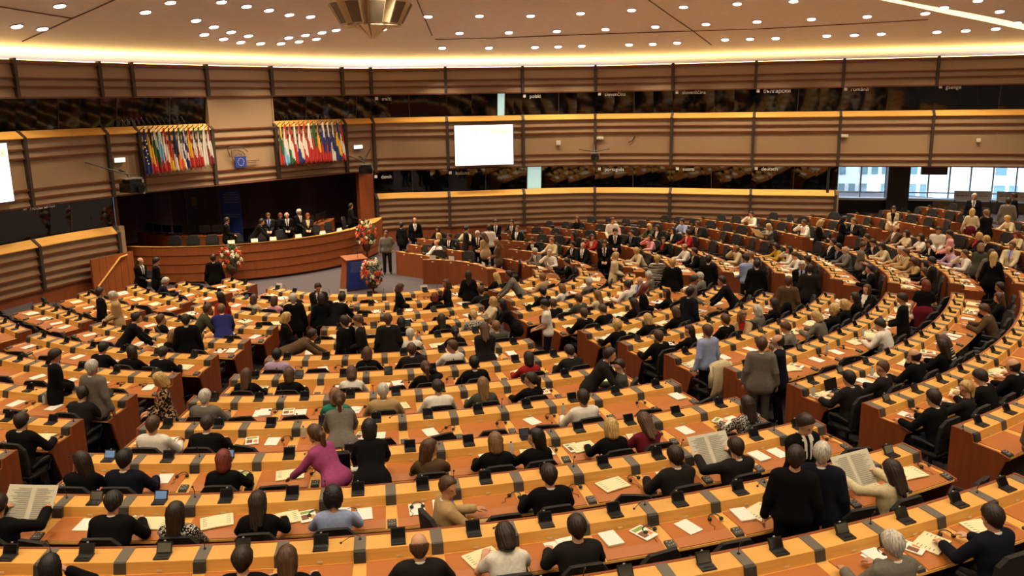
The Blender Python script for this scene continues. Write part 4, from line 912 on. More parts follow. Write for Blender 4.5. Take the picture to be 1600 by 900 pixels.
def hand_prims(El, Wr, s):
    d = Wr - El; d = d / np.linalg.norm(d); d = d * .75 + np.array((0, .35, -.05)) if d[2] < -.2 and Wr[1] > .15 else d; d = d / np.linalg.norm(d)
    n = np.array((0, 0, -1.)) if abs(d[2]) < .8 else np.array((-s * 1., 0, 0)); n = n - d * (n @ d); n /= np.linalg.norm(n); side = np.cross(d, n)
    if side[0] * s > 0: side = -side           # thumb side points inwards
    pr = [(Wr - d * .02, Wr + d * .02, .026, .024)]
    for o in (-.027, -.009, .009, .027): pr.append((Wr + d * .015 + side * o * .7, Wr + d * .085 + side * o, .014, .011))
    for o, L in ((.029, .9), (.010, 1.0), (-.010, .95), (-.029, .75)):
        a = Wr + d * .085 + side * o; m = a + (d * .93 + n * .36) * .042 * L; e = m + (d * .72 + n * .70) * .036 * L
        pr += [(a, m, .0105, .0095), (m, e, .0095, .008)]
    a = Wr + d * .025 + side * .026; m = a + (d * .70 + side * .62 + n * .2) * .042; e = m + (d * .92 + side * .15 + n * .3) * .032
    pr += [(a, m, .013, .011), (m, e, .011, .009)]
    return pr
EYES = mat('eye_dark', (26, 20, 18), .3); LIPS = mat('lips', (150, 84, 74), .6)
SKINS = [mat('skin_fair', (206, 156, 124), .6), mat('skin_warm', (190, 136, 102), .6), mat('skin_tan', (158, 108, 78), .6)]
SHOE = mat('shoe_black', (20, 18, 18), .4)
def me_from(name, P, F, mats, mi=None):
    me = bpy.data.meshes.new(name); me.from_pydata(P.tolist(), [], F.tolist())
    for m in mats: me.materials.append(m)
    if mi is not None: me.polygons.foreach_set('material_index', np.asarray(mi, np.int32))
    me.polygons.foreach_set('use_smooth', np.ones(len(F), bool)); me.update(); return me
BODY = {}; TOPS = {}
GB, GC = .024, .021
def body(pose, fem):
    key = (pose, fem)
    if key in BODY: return BODY[key]
    T, hc, Rh, hands, tf = skeleton(pose, fem)
    allp = T['torso'] + T['neck'] + T['uarm'] + T['farm'] + T['thigh'] + T['calf'] + T['foot']
    P, F = net(allp, GB); cz = P[F].mean(1); mi = (sd(T['foot'], cz) < .012).astype(int)
    Ps, Fs, Ms = [P], [F], [mi]; o = len(P)
    hs = np.array((.88, 1.0, 1.12)) * (.965 if fem else 1.0)
    def headf(Q):
        L = ((Q - hc) @ Rh) / hs; d = sd(HEAD, L, .022) * .9
        d = np.minimum(d, sd(T['neck'], Q)); return d
    hp, hf = surface_net(headf, hc - .165, hc + .165, .0115)
    L = ((hp[hf].mean(1) - hc) @ Rh) / hs
    hm = np.where((np.abs(L[:, 0]) < .026) & (np.abs(L[:, 2] + .052) < .010) & (L[:, 1] > .075), 3, 0)
    Ps.append(hp); Fs.append(hf + o); Ms.append(hm); o += len(hp)
    for s in (-1, 1):
        mb = MB(); c = Rh @ (np.array((s * .033, .079, .016)) * hs) + hc; mb.ball(c, .0125, 0, 6, 4)
        tri = [f if len(f) == 4 else (f[0], f[1], f[2], f[2]) for f in mb.f]; q = np.array([f for f in tri if f[2] != f[3]]); Ps.append(np.array(mb.v)); Fs.append(q + o); Ms.append(np.full(len(q), 2)); o += len(mb.v)
    for El, Wr, s in hands:
        q, g = net(hand_prims(El, Wr, s), .0085, 0, .010); Ps.append(q); Fs.append(g + o); Ms.append(np.zeros(len(g), int)); o += len(q)
    me = me_from('person_body', np.concatenate(Ps), np.concatenate(Fs), [SKINS[0], SHOE, EYES, LIPS], np.concatenate(Ms))
    BODY[key] = (me, T, hc, Rh, hs, tf); return BODY[key]
M_SHIRT = mat('white_shirt', (224, 220, 210), .8); M_TIE = mat('dark_tie', (84, 30, 34), .6)
CLOTH0 = mat('cloth_default', (40, 40, 40), .85)
def garment(pose, fem, kind):
    key = (pose, fem, kind)
    if key in TOPS: return TOPS[key]
    me_, T, hc, Rh, hs, (Pv, up, r1, f1, tl) = body(pose, fem); seat = pose[0] == 's'
    if kind in 'jst':
        pr = list(T['torso']); 
        if kind == 't': pr += [(a, a + (b - a) * .55, ra + .006, ra + .004) for a, b, ra, rb, *_x in T['uarm']]
        else: pr += T['uarm'] + [(a, a + (b - a) * .93, ra, rb + .008) for a, b, ra, rb in T['farm']]
        if kind == 'j' and not seat: pr += [(Pv - up * .13 + np.array((-.10, 0, 0)), Pv - up * .13 + np.array((.10, 0, 0)), .115, .115, .085)]
        P, F = net(pr, GC, {'j': .021, 's': .017, 't': .015}[kind], .018)
        # folds
        wob = .0016 * np.sin(P[:, 2] * 31 + P[:, 0] * 22 + 2 * np.sin(P[:, 0] * 13)) * np.sin(P[:, 1] * 27 + P[:, 0] * 17 + P[:, 2] * 6)
        P = P + np.stack([wob, wob, wob * .3], 1); mi = None; mats = [CLOTH0]
        if kind == 'j':
            c = P[F].mean(1) - Pv; h = c @ up; x = np.abs(c @ r1); f = c @ f1; s = np.clip((h - .17) / (tl - .17), 0, 1)
            mi = np.where((f > .03) & (x < .012 + .062 * s) & (h > .17), 1, 0); mi = np.where((mi == 1) & (x < .016), 2, mi); mats = [CLOTH0, M_SHIRT, M_TIE]
        me = me_from({'j': 'jacket', 's': 'shirt', 't': 'top'}[kind], P, F, mats, mi)
    elif kind == 'l':
        pr = T['torso'][:1] + T['thigh'] + [(a, a + (b - a) * .97, ra, rb + .012) for a, b, ra, rb in T['calf']]
        P, F = net(pr, GC, .009, .03); me = me_from('trousers', P, F, [CLOTH0])
    else:
        k0 = (T['thigh'][0][1] + T['thigh'][1][1]) / 2; pr = T['torso'][:2] + T['thigh'] + [(Pv, k0, .14, .15)]
        P, F = net(pr, GC, .016, .05); me = me_from('skirt', P, F, [CLOTH0])
    TOPS[key] = me; return me
HAIR = {}
def hair(style):
    if style in HAIR: return HAIR[style]
    sk = [((0, -.018, .032), (0, -.002, .040), .097, .092)]; cutp = None
    face = lambda P: (P[:, 1] * .80 - P[:, 2] * .62 - .008)          # removes the face side
    fr = lambda P: np.where(P[:, 2] < .075, P[:, 1] - .045, -1)
    nape = [((0, -.042, .02), (0, -.046, -.040), .066, .044)]
    if style == 's': pr, cut = sk + nape, face
    elif style == 'h': pr, cut = [((0, -.018, .024), (0, -.020, .014), .094, .090)] + nape, lambda P: np.maximum(P[:, 1] - .02, P[:, 2] - .036 - .25 * np.maximum(0, -.03 - P[:, 1]))
    elif style == 'b': pr, cut = sk + [((-.062, -.02, .02), (-.058, .0, -.085), .040, .034), ((.062, -.02, .02), (.058, .0, -.085), .040, .034), ((-.03, -.06, 0), (-.03, -.06, -.09), .052, .045), ((.03, -.06, 0), (.03, -.06, -.09), .052, .045), ((0, -.07, .0), (0, -.07, -.09), .05, .045)], fr
    elif style == 'l': pr, cut = sk + [((-.066, -.015, .02), (-.070, -.01, -.15), .036, .016), ((.066, -.015, .02), (.072, -.02, -.17), .036, .015), ((-.040, -.065, 0), (-.055, -.095, -.23), .046, .016), ((.040, -.065, 0), (.050, -.10, -.21), .046, .018), ((0, -.072, 0), (-.01, -.105, -.26), .046, .018)], fr
    elif style == 'p': pr, cut = sk + nape + [((0, -.10, .03), (0, -.135, .0), .024, .03), ((0, -.135, .0), (0, -.125, -.20), .032, .014)], lambda P: np.where(P[:, 1] > -.09, face(P), -1)
    else: pr, cut = [((0, -.02, .04), (0, -.01, .045), .110, .104), ((-.06, -.02, .0), (-.05, -.03, -.05), .05, .04), ((.06, -.02, .0), (.05, -.03, -.05), .05, .04)], fr
    P, F = net(pr, .0115, .011, .02, cut)
    ang = np.arctan2(P[:, 1:2], P[:, :1]); P = P * np.array((1 , 1, 0)) * (1 + .035 * np.sin(ang * 23 + 30 * P[:, 2:]) + .025 * np.sin(ang * 41 - 22 * P[:, 2:])) + P * np.array((0, 0, 1))
    if style == 'c': P = P * (1 + .05 * np.sin(P[:, :1] * 150) * np.sin(P[:, 1:2] * 140) * np.sin(P[:, 2:] * 150))
    HAIR[style] = me_from('hair', P, F, [CLOTH0]); return HAIR[style]
COLS_ = {'K': ('black', (13, 12, 13)), 'G': ('charcoal', (34, 31, 30)), 'N': ('navy', (20, 22, 35)), 'g': ('grey', (112, 106, 98)), 'b': ('brown', (88, 68, 48)), 't': ('tan', (178, 148, 104)), 'w': ('white', (226, 220, 208)), 'c': ('cream', (208, 192, 154)), 'l': ('light blue', (150, 164, 204)), 'v': ('lilac', (182, 156, 186)), 'p': ('magenta', (160, 74, 122)), 'r': ('red', (156, 36, 32)), 'm': ('maroon', (104, 26, 40)), 'e': ('teal', (40, 128, 108)), 'y': ('mustard', (184, 152, 56)), 'u': ('blue', (40, 46, 104)), 'o': ('coral', (206, 120, 96)), 'i': ('pink', (222, 158, 164)), 'd': ('olive grey', (74, 74, 62)), 'x': ('speckled', (60, 56, 52)), 'q': ('striped', (120, 110, 100)), 'f': ('floral black', (50, 40, 34))}
HC = {'k': (20, 16, 15), 'd': (42, 27, 20), 'n': (80, 52, 34), 'a': (124, 90, 58), 'y': (192, 158, 98), 'w': (190, 184, 172), 'r': (110, 42, 26)}
def cloth_mat(c):
    nm, col = COLS_[c]; key = 'cloth_' + nm.replace(' ', '_')
    if key in MATS: return MATS[key]
    m = mat(key, col, .9, kind='noise', scale=1.5, var=.12, spec=.15)
    if c in 'xqf':
        nt = m.node_tree; cr = [n for n in nt.nodes if n.type == 'VALTORGB'][0]; mp = [n for n in nt.nodes if n.type == 'MAPPING'][0]
        cr.color_ramp.interpolation = 'CONSTANT'; cr.color_ramp.elements[0].position = 0; cr.color_ramp.elements[1].position = .52
        a, b = {'x': ((22, 20, 20), (214, 206, 192)), 'q': ((26, 24, 24), (214, 204, 186)), 'f': ((22, 19, 19), (176, 140, 104))}[c]
        cr.color_ramp.elements[0].color = (*srgb(a), 1); cr.color_ramp.elements[1].color = (*srgb(b), 1)
        mp.inputs['Scale'].default_value = (60, 60, 60) if c == 'x' else (0.5, 0.5, 34) if c == 'q' else (26, 26, 26)
    return m
def setm(o, i, m):
    o.material_slots[i].link = 'OBJECT'; o.material_slots[i].material = m
PEOPLE = []
def facing(code, p):
    a = math.atan2(p[1], p[0])                      # away from the camera
    return {'B': a, 'F': a + PI, 'L': a + PI / 2, 'R': a - PI / 2, 'BL': a + PI / 4, 'BR': a - PI / 4, 'FL': a + 3 * PI / 4, 'FR': a - 3 * PI / 4}[code]
def make_person(loc, yaw, pose, top, tc, hs_, hc_, legs='K', label='', skin=None, tie=None, scale=(1, 1, 1), lanyard=False):
    fem = hs_ in 'blpc'; me, T, hc, Rh, hs, tf = body(pose, fem)
    o = link('person', me, None, loc, yaw - PI / 2); o.scale = scale
    setm(o, 0, skin or SKINS[RND.choice((0, 0, 0, 1, 1, 2))])
    g = link({'j': 'jacket', 's': 'shirt', 't': 'top'}[top], garment(pose, fem, top), o); setm(g, 0, cloth_mat(tc))
    if top == 'j' and fem: setm(g, 1, cloth_mat(RND.choice('wKcr'))); setm(g, 2, g.material_slots[1].material)
    elif top == 'j': setm(g, 1, cloth_mat(RND.choice('wwwl'))); setm(g, 2, cloth_mat(tie or RND.choice('NmuK')))
    P_, up_, r1_, f1_, tl_ = tf
    if top == 'j' and not fem:
        key = ('collar', pose)
        if key not in TOPS:
            mb = MB(); c_ = P_ + up_ * (tl_ + .045) - f1_ * .008; pts = [c_ + r1_ * .064 * math.cos(a) + f1_ * .062 * math.sin(a) - up_ * .022 * max(0, math.sin(a)) for a in np.linspace(0, 2 * PI, 15)[:-1]]
            mb.tube([Vector(q) for q in pts] + [Vector(pts[0])], .016, 6, cap=False); TOPS[key] = mb.mesh('shirt_collar', M_SHIRT, True)
        link('shirt_collar', TOPS[key], o)
    if lanyard:
        key = ('lanyard', pose, fem)
        if key not in TOPS:
            mb = MB(); c_ = P_ + up_ * (tl_ + .02); pts = [c_ + r1_ * .082 * math.cos(a) + f1_ * (.085 * math.sin(a) if math.sin(a) < 0 else .15 * math.sin(a)) - up_ * (.02 if math.sin(a) < 0 else .02 + .24 * math.sin(a)) for a in np.linspace(0, 2 * PI, 19)[:-1]]
            mb.tube([Vector(q) for q in pts] + [Vector(pts[0])], .009, 5, cap=False); TOPS[key] = mb.mesh('lanyard', mat('orange_lanyard', (200, 92, 40), .7), True)
        link('lanyard', TOPS[key], o)
    sk = legs.isupper() is False and legs == 'm'
    l = link('skirt' if sk else 'trousers', garment(pose, fem, 'k' if sk else 'l'), o); setm(l, 0, cloth_mat(legs))
    h = link('hair', hair(hs_), o); setm(h, 0, mat('hair_' + hc_, HC[hc_], .5, kind='wood', scale=5, var=.5, bump=.25))
    h.matrix_local = Matrix.Translation(Vector(hc)) @ Matrix(Rh.tolist()).to_4x4() @ Matrix.Diagonal((*hs, 1))
    tag(o, label, 'person'); return o
PT = '''16 797 s6 c jK sd|155 799 s1 c jK sk|243 776 s2 c sx ld|343 783 s0 c jK ld|79 868 s3 c jK bk|390 883 s0 c jK sd|449 874 s0 c jK ln|655 887 s0 c jG hn|820 860 s1 c tw bd|901 874 s0 c sG sd|1380 864 s0 c jg sw
127 734 s4 c jK ld|195 737 s0 c jN sk|354 722 s0 c jK br|492 686 t3 BL sp pn K|577 676 t3 B jK bk|675 696 s5 c tb ln|776 701 s0 c jK ba|837 689 s4 c jK lk|955 691 s0 c jK by|1007 667 s1 c tm ln|1147 625 s0 c sx ld|480 772 s0 c sl ck|709 768 s5 R jt sn|833 746 s0 c jK sd|1052 728 s3 c jG sd|1113 708 s6 c jG sd
1258 664 t1 FR jK sd|1286 668 t0 B jN sw|1243 712 t0 B sK sd|1377 727 s6 c jc ld|1603 850 s0 c jN sd|1600 668 t0 B jg sn
252 661 s0 c sw sn|324 659 s1 c jK sd|530 618 t3 B jg pn|590 624 s0 c jt sw|684 601 s1 c sw sd|754 594 s0 c jd la|828 597 s4 c jK pd|911 627 s0 c sw sd|654 575 s3 c jK pn|706 569 s4 c sw sn|826 558 s0 c sr bd|890 540 s1 c jG sd|643 549 s3 c jG sn|658 530 s0 c sw sw|712 551 s0 c jK sk|714 519 s0 c jK pk|757 515 t1 B jG ln|775 517 s0 c jd sa
564 576 s1 c sw bn|574 558 s0 c jK bn|524 592 s0 c te ba|452 592 s0 c jK bn|433 555 s0 c sv sk|447 497 t1 R jK by m|458 467 t0 B jK sw|502 467 t0 B jK bd|535 466 t3 BR jK sd|497 450 t1 F jG sd|560 495 t1 L jG sn|538 503 t0 BL jK sd|488 528 t4 R jb sd|606 505 t0 B jG sn|627 514 s0 c jK bk|690 512 s0 c jK ld|734 511 s1 c jx sy|772 494 s2 F sc by|784 476 t3 L jK lk|751 470 s0 c jG sn|673 470 s0 c jK br|625 449 t1 R jK bn|697 440 t2 L jK bn|732 430 t0 B jK ld|780 451 s0 c jK ly|795 424 t3 L jg sd
852 410 s3 F sw sw|844 436 s0 c jt sa|848 457 s0 c jK sk|876 447 s0 c sw ba|919 437 s2 c jg sw|904 443 s0 c jd sn|981 446 s0 c sw sd|928 463 s0 c sc la|912 472 s0 c jK sn|870 484 s1 c jK sn|930 482 s1 c tK sn|972 482 s0 c jK ld|849 494 t1 L tw sk N|964 511 s0 c jK cy|1009 504 s0 c jK by|1008 442 t1 R jK lr|1043 455 s4 c jK bd|1027 405 t0 B tq sy|1051 411 t0 B jK sy|1011 422 s0 c jg sw|996 431 s2 F jw hw|973 401 t1 R jc sy|988 408 s1 c jc sy|961 366 t1 F jK sd|944 377 t1 F jK sn
1015 381 s3 c si bn|1036 385 s4 c jK ld|1050 366 s0 c jK bd|1060 366 s5 c jr sd|1026 365 s0 c jK ld|1014 360 s0 c jd by|987 359 s0 c jK sd|963 355 s1 c so ba|957 340 t2 F sw sn|1065 351 s0 c sl sd|1086 356 s0 c jG sn|1176 339 s3 c sw sd|1143 393 s3 c sc hn|1165 404 t1 BL sl sd|1065 398 s0 c sw hn|1107 413 t0 B jK sd|1089 422 s0 c jg sw|1080 404 s0 c jK sd|1084 438 t1 R jg sd|1079 455 t0 BR jN sk|1122 428 t3 L jK sd|1184 423 t0 B jK sd|1210 441 s0 c jK sk|1106 498 t0 BL sl sn|1175 519 t0 B jg sn d|1216 523 t1 L jN hd|1160 499 s4 F jt la|1172 486 s0 c jg bw|1180 480 s0 c jK ld|1133 496 s0 c jK sn|1027 522 s0 c jK sn|1052 519 s4 c jK ld|1033 498 s0 c jK bn|1214 490 s1 L jg sn|1232 437 t0 B jb sn|1253 415 t1 F jK sw|1275 432 t0 B jG sd
1320 456 s0 c jK ld|1359 426 s3 c jK sd|1351 459 s2 F jK bn|1315 470 s0 c jK by|1302 479 s0 c jK cy|1276 490 s1 c jg by|1389 452 t1 L jK sd|1392 514 s1 c sw sd|1424 458 s1 c jw bn|1446 446 t2 B tK br m|1456 409 t1 L jG sd|1427 411 s1 c jt bn|1533 409 t0 B jK ly|1546 405 t0 B jg ln|1555 460 s0 c jK ln|1544 484 s1 c jb sn|1571 462 s0 c jK sd|1580 399 s2 F jc sn|1490 389 s1 c sv hn|1507 401 s3 c sw sn|1516 394 t1 B jd ba|1534 371 s2 c jK by|1541 376 s0 c jK sy|1595 367 s1 c sc lr|1483 356 t1 L si sd|1466 353 t1 F sw sd|1522 312 t0 F jN sw|1519 322 t0 B sc by m|1543 324 t1 BL jK sa|1585 303 t1 L jK sd|1576 315 t0 B jg sd|1574 342 s1 c sc sy|1396 330 t1 F jc bk|1390 359 s2 c jb hn|1406 366 s0 c tc bd|1417 374 s0 c tw bd|1444 376 s1 c jK ld|1411 393 s0 c jt sw|1405 398 s0 c jt sn|1424 407 s0 c jK bk|1433 411 s1 c tc bn|1378 386 s1 c jc bd|1364 377 s1 c jG sd|1342 392 t1 R tg sn|1321 400 s0 c jg hw|1316 392 s0 c jK sk|1301 388 s2 c jK sd|1366 378 s0 c jK sd
1282 349 t1 R jK by|1319 343 t1 R jK lk|1328 349 s0 c jK sa|1256 353 s3 c sw sn|1201 358 s6 c jg by|1211 386 s1 c sy bd|1226 394 s3 c sw bd|1238 395 s1 c sw sn|1253 401 s0 c jK sd|1240 409 s0 c jK sk|1184 412 s0 c jt sa|1322 586 s0 c jG sk|1372 570 s4 c jG sn|1428 545 s3 c jK hd|1467 535 s1 c tq bn|1472 523 s0 c jK ld|1455 620 s0 c jK sd|1492 603 s4 c jG py|1527 580 s1 c jK sd|1551 580 s0 c jK hd|1592 560 s0 c tq ly|953 546 t3 R jG sd|968 566 s4 L jd sd
925 366 s4 c jr bd|902 350 s0 c jK bn|895 375 s0 c jK ld|905 391 s2 F jK hn|914 380 s0 c jK sk|886 397 s6 c jK sd|832 382 s1 c jK sd|807 375 s2 c jK sn|851 392 s1 c jg sw|862 390 s0 c sc sa|797 348 s0 c jG sd|774 348 t1 F jK sd|764 357 t0 B sw sd|746 366 t1 F jK sw|729 365 t1 R jG sd|756 369 t1 BL jt ln|776 384 t1 L jb la|722 365 s0 c sc hn|702 365 s0 c jK sk|684 363 s0 c jK bk|689 373 s0 c jK by|678 374 s0 c jw hn|648 345 t0 F jK hn|611 369 t5 F sg sn G|628 352 t0 BR jK sd
409 351 t3 R jK sk|419 338 t1 F jG sn|438 338 t1 F jK br|448 337 t1 F jK hw|467 332 t1 FR jK sw|481 343 t1 F jG br|575 334 t2 R jK sd|354 345 t1 R jK sd
219 409 t1 FR jK hd|244 409 t1 R jK sk|258 420 s1 R jN sw|333 404 t0 B jK sd|157 459 t0 R jK sd|177 461 t1 L jt sw|214 491 t3 R jK sd|250 500 s2 R jK sn|290 497 t0 B jK sd|325 487 t3 R jd sn|346 488 t3 B ju sa|344 467 t0 BL sr lk|86 557 t1 R jK sd|165 556 s1 c jK sk|205 560 s4 c jK bd|244 550 s1 c jK sd|270 562 s0 c jK ba|167 582 t0 BR jg sw|250 596 t1 L jf by|130 611 s1 c jG sd|337 617 s0 c jg sw|385 590 s0 c jK ln|50 648 s0 c jK sd|411 472 s0 c sc bn|429 478 s0 c si bn'''
POSEW = {'s0': 'seated upright', 's1': 'seated leaning forward', 's2': 'seated leaning back', 's3': 'seated, hand raised', 's4': 'seated, head turned', 's5': 'seated, head turned', 's6': 'seated holding newspaper', 't0': 'standing with arms down', 't1': 'standing with hands together', 't2': 'standing with one arm forward', 't3': 'standing bent forward', 't4': 'bending low over desk', 't5': 'standing with hand on hip', 't6': 'standing'}
TOPW = {'j': 'jacket', 's': 'shirt', 't': 'top'}
USED = {}
def row_near(x, y):
    s = min(SEATS, key=lambda s: (s['x'] + s['nx'] * 1.12 - x) ** 2 + (s['y'] + s['ny'] * 1.12 - y) ** 2); return s, math.hypot(s['x'] + s['nx'] * 1.12 - x, s['y'] + s['ny'] * 1.12 - y)
def where(s): return 'bench under the screen' if s['block'] == 'H' else '%s desk row, %s' % (ORD[s['k']], {'L': 'stairs block', 'M': 'second block', 'C': 'third block', 'R': 'fourth block', 'F': 'fifth block', 'G': 'window block'}[s['block']])
SEATED_AT = {}
SITTER = {}
LANY = {(1243, 712), (1113, 708), (849, 494), (1106, 498), (1008, 442), (1389, 452), (1483, 356), (1466, 353), (1580, 399), (901, 874), (648, 345), (961, 366)}
FEET = {(1175, 519): (1184, 671), (611, 369): (606, 428), (167, 582): (160, 712), (849, 494): (856, 578), (1600, 668): (1628, 792)}   # where the photo shows the shoes
for line in PT.split('\n'):
    for rec in line.split('|'):
        f = rec.split(); x, y = float(f[0]), float(f[1]); pose, fc, tp, hr = f[2:6]; legs = f[6] if len(f) > 6 else RND.choice('KKGN')
        fem = hr[0] in 'blpc'; _, T, hc, Rh, hs, tf = body(pose, fem)
        nr = max(0.0, min(1.0, (y - 420) / 300)); sc = (1.06 + .08 * nr, 1.02 + .07 * nr, 1.01 + .06 * nr); hc = np.array(hc) * np.array((1, sc[1], sc[2]))
        if pose[0] == 's':
            best = None
            for i, s in enumerate(SEATS):
                if i in USED: continue
                q = project((s['x'] + s['nx'] * (1.10 - hc[1]), s['y'] + s['ny'] * (1.10 - hc[1]), s['z'] + hc[2])); e = math.hypot((q[0] - x) * .8, (q[1] - y) * 1.3)
                if best is None or e < best[0]: best = (e, i, q)
            e, i, q = best; s = SEATS[i]; USED[i] = pose
            # slide along the desk to meet the photo
            q2 = project((s['x'] + s['nx'] * (1.10 - hc[1]) - s['ny'] * .1, s['y'] + s['ny'] * (1.10 - hc[1]) + s['nx'] * .1, s['z'] + hc[2]))
            sl = max(-.24, min(.24, .1 * (x - q[0]) / (q2[0] - q[0]) if abs(q2[0] - q[0]) > .3 else 0))
            p = Vector((s['x'] + s['nx'] * 1.10 - s['ny'] * sl, s['y'] + s['ny'] * 1.10 + s['nx'] * sl, s['z']))
            yaw = math.atan2(-s['ny'], -s['nx'])
            if fc != 'c':
                d = (facing(fc, p) - yaw + PI) % (2 * PI) - PI; yaw += max(-1.5, min(1.5, d * .75))
            SEATED_AT[i] = (p, yaw); wh = 'at ' + where(s)
        else:
            d = ray(x, y); p = None
            for _ in range(6):
                yaw = facing(fc, (d.x, d.y)); off = Vector((hc[1] * math.cos(yaw), hc[1] * math.sin(yaw), 0))
                fz = DZ if (x < 600 and y < 356) else 0.0 if p is None else floor_z(p.x, p.y); t = (fz + hc[2] - H) / d.z; p = Vector((0, 0, H)) + d * t - off; p.z = fz
            if not (x < 600 and y < 356): p.z = floor_z(p.x, p.y)
            else:
                dd = Vector((d.x, d.y, 0)).normalized()
                for _ in range(60):
                    if math.hypot(p.x - D0[0], p.y - D0[1]) < DR - 1.0: break
                    p += dd * .06
                    if _ > 30: p.x -= .05
                p.z = DZ
            if (x, y) in FEET:
                for _ in range(5): p = on_z(*FEET[(x, y)], p.z); p.z = floor_z(p.x, p.y)
            # keep out of the desks
            s, dist = row_near(p.x, p.y); v = (p.x - s['x']) * s['nx'] + (p.y - s['y']) * s['ny']; tn = -(p.x - s['x']) * s['ny'] + (p.y - s['y']) * s['nx']
            if abs(tn) < .62 and (-.44 < v < 1.02 or 1.13 < v < 1.5) and (x, y) not in FEET:
                tgt = 1.12 if v > 1.1 else 1.07 if v > .25 else -.45; p.x += s['nx'] * (tgt - v); p.y += s['ny'] * (tgt - v); p.z = floor_z(p.x, p.y)
                hp_ = lambda m: project((p.x - s['ny'] * m + hc[1] * math.cos(yaw), p.y + s['nx'] * m + hc[1] * math.sin(yaw), p.z + hc[2]))[0]
                g_ = (hp_(.1) - hp_(0)) / .1; m_ = max(-.9, min(.9, (x - hp_(0)) / g_)) if abs(g_) > 6 else 0; p.x -= s['ny'] * m_; p.y += s['nx'] * m_; p.z = floor_z(p.x, p.y)
            wh = 'by ' + where(s) if dist < 2.2 else 'on the rostrum' if p.z == DZ and math.hypot(p.x - D0[0], p.y - D0[1]) < DR else 'in the well'
        lab = 'person in %s %s %s %s' % (COLS_[tp[1]][0], TOPW[tp[0]], POSEW[pose], wh)
        o = make_person(p, yaw, pose, tp[0], tp[1], hr[0], hr[1], legs, lab, lanyard=(x, y) in LANY, scale=sc); PEOPLE.append((o, pose, p, yaw, x, y)); o['_w'] = COLS_[tp[1]][0] + ' ' + TOPW[tp[0]]
        if pose[0] == 's': SITTER[i] = o
# tell look-alikes apart by the person next to them
NEAR = {}
for o, pose, p, *_ in PEOPLE:
    q = [(math.hypot(p.x - pp.x, p.y - pp.y), oo) for oo, _z, pp, *_k in PEOPLE if oo is not o]; NEAR[o.name] = [oo for dd, oo in sorted(q, key=lambda t: t[0])[:3] if dd < 2.6]
def relabel():
    g = {}
    for o, *_ in PEOPLE: g.setdefault(o['label'], []).append(o)
    return g
for rank in (0, 1):
    for l, L in relabel().items():
        if len(L) > 1:
            for o in L:
                if len(NEAR[o.name]) > rank:
                    n = l.split(' beside ')[0] + ' beside ' + NEAR[o.name][rank]['_w']
                    if len(n.split()) <= 16: o['label'] = n
for l, L in relabel().items():
    if len(L) > 1:
        for o in L: o['group'] = l[:60]
# ================================================================== CHAIRS AT THE SEATS
_r = random.Random(21); nch = 0; rest = MB()
for i in _cand:
    s = SEATS[i]
    if i in SEATED_AT:
        p, yaw = SEATED_AT[i]; cx_, cy_, cz_, rz = p.x, p.y, p.z, yaw - PI / 2; st_ = 'occupied'
    else:
        cx_, cy_, cz_, rz = chair_pose(s, _r); st_ = 'empty'
    busy = st_ == 'empty' and any(pz[0] == 't' and math.hypot(pp.x - cx_, pp.y - cy_) < .42 for _, pz, pp, *_k in PEOPLE)
    if busy: continue
    if nch < 300:
        
        nb = [SITTER[j] for j in (i - 1, i + 1) if j in SITTER and SEATS[j]['block'] == s['block'] and SEATS[j]['k'] == s['k']]
        lb = 'office chair under person in %s at %s' % (SITTER[i]['_w'], where(s)) if i in SITTER else 'empty charcoal office chair at %s' % where(s) + (' beside %s' % nb[0]['_w'] if nb else '')
        chair(cx_, cy_, cz_, rz, ' '.join(lb.split()[:16]), '%s chairs, %s' % (st_, where(s))); nch += 1
    else:
        M = Matrix.Translation((cx_, cy_, cz_)) @ Matrix.Rotation(rz, 4, 'Z')
        for me in CH.values(): rest.add([M @ v.co for v in me.vertices], [tuple(f.vertices) for f in me.polygons])
if rest.v: tag(link('office_chairs', rest.mesh('office_chairs', M_CHAIR, fix=False)), 'charcoal office chairs in the far desk rows', 'chairs', kind='stuff')
for a in (-96, -88, -80, -70, -60, -50, -40, -31, -22, -12, -3):
    x, y, z, nx, ny = dpath(DR - 1.35, a, a + 1, DZ, 1)[0]
    if any(pz[0] == 't' and math.hypot(pp.x - x, pp.y - y) < .4 for _, pz, pp, *_k in PEOPLE): continue
    chair(x, y, z, math.atan2(ny, nx) - PI / 2, 'empty charcoal office chair behind the rostrum desk', 'chairs behind the rostrum desk')

# ================================================================== THINGS ON THE DESKS
def _headset(mb):
    arc = [(.075 * math.cos(a), .02 + .085 * math.sin(a), .012 + .012 * math.sin(a)) for a in np.linspace(-.15, PI + .15, 11)]; mb.tube(arc, .007, 5)
    for s in (-1, 1): mb.lathe([(.020, 0), (.027, .008), (.027, .026), (.018, .034)], 9, 0, (s * .073, -.002, .002))
    mb.tube([(-.07, -.02, .008), (-.10, -.08, .006), (-.06, -.15, .006), (-.09, -.22, .006)], .0035, 4)
ME_HS = piece(_headset, M_BLACK, 'headset')
def _sheet(mb, w=.21, h=.297, n=1, t=.0012):
    for i in range(n): mb.box((i * .012, -i * .01, t / 2 + i * t * 1.2), (w, h, t), 0, Matrix.Rotation(i * .12, 3, 'Z'))
ME_SH = piece(lambda m: _sheet(m), M_WHITE, 'paper_sheet'); ME_ST = piece(lambda m: _sheet(m, t=.022), M_WHITE, 'paper_stack')
def _open(mb):
    for s in (-1, 1): mb.prism([(0, -.15, .012), (s * .20, -.15, .006), (s * .205, .15, .006), (0, .15, .012)], (0, 0, -.006), (0, 0, .008), 0)
    for s in (-1, 1):
        for j in range(5): mb.box((s * .105, .10 - .045 * j, .016), (.13, .012, .001), 1)
ME_OP = piece(_open, [M_CREAM, mat('print_grey', (150, 146, 130), .8)], 'open_booklet')
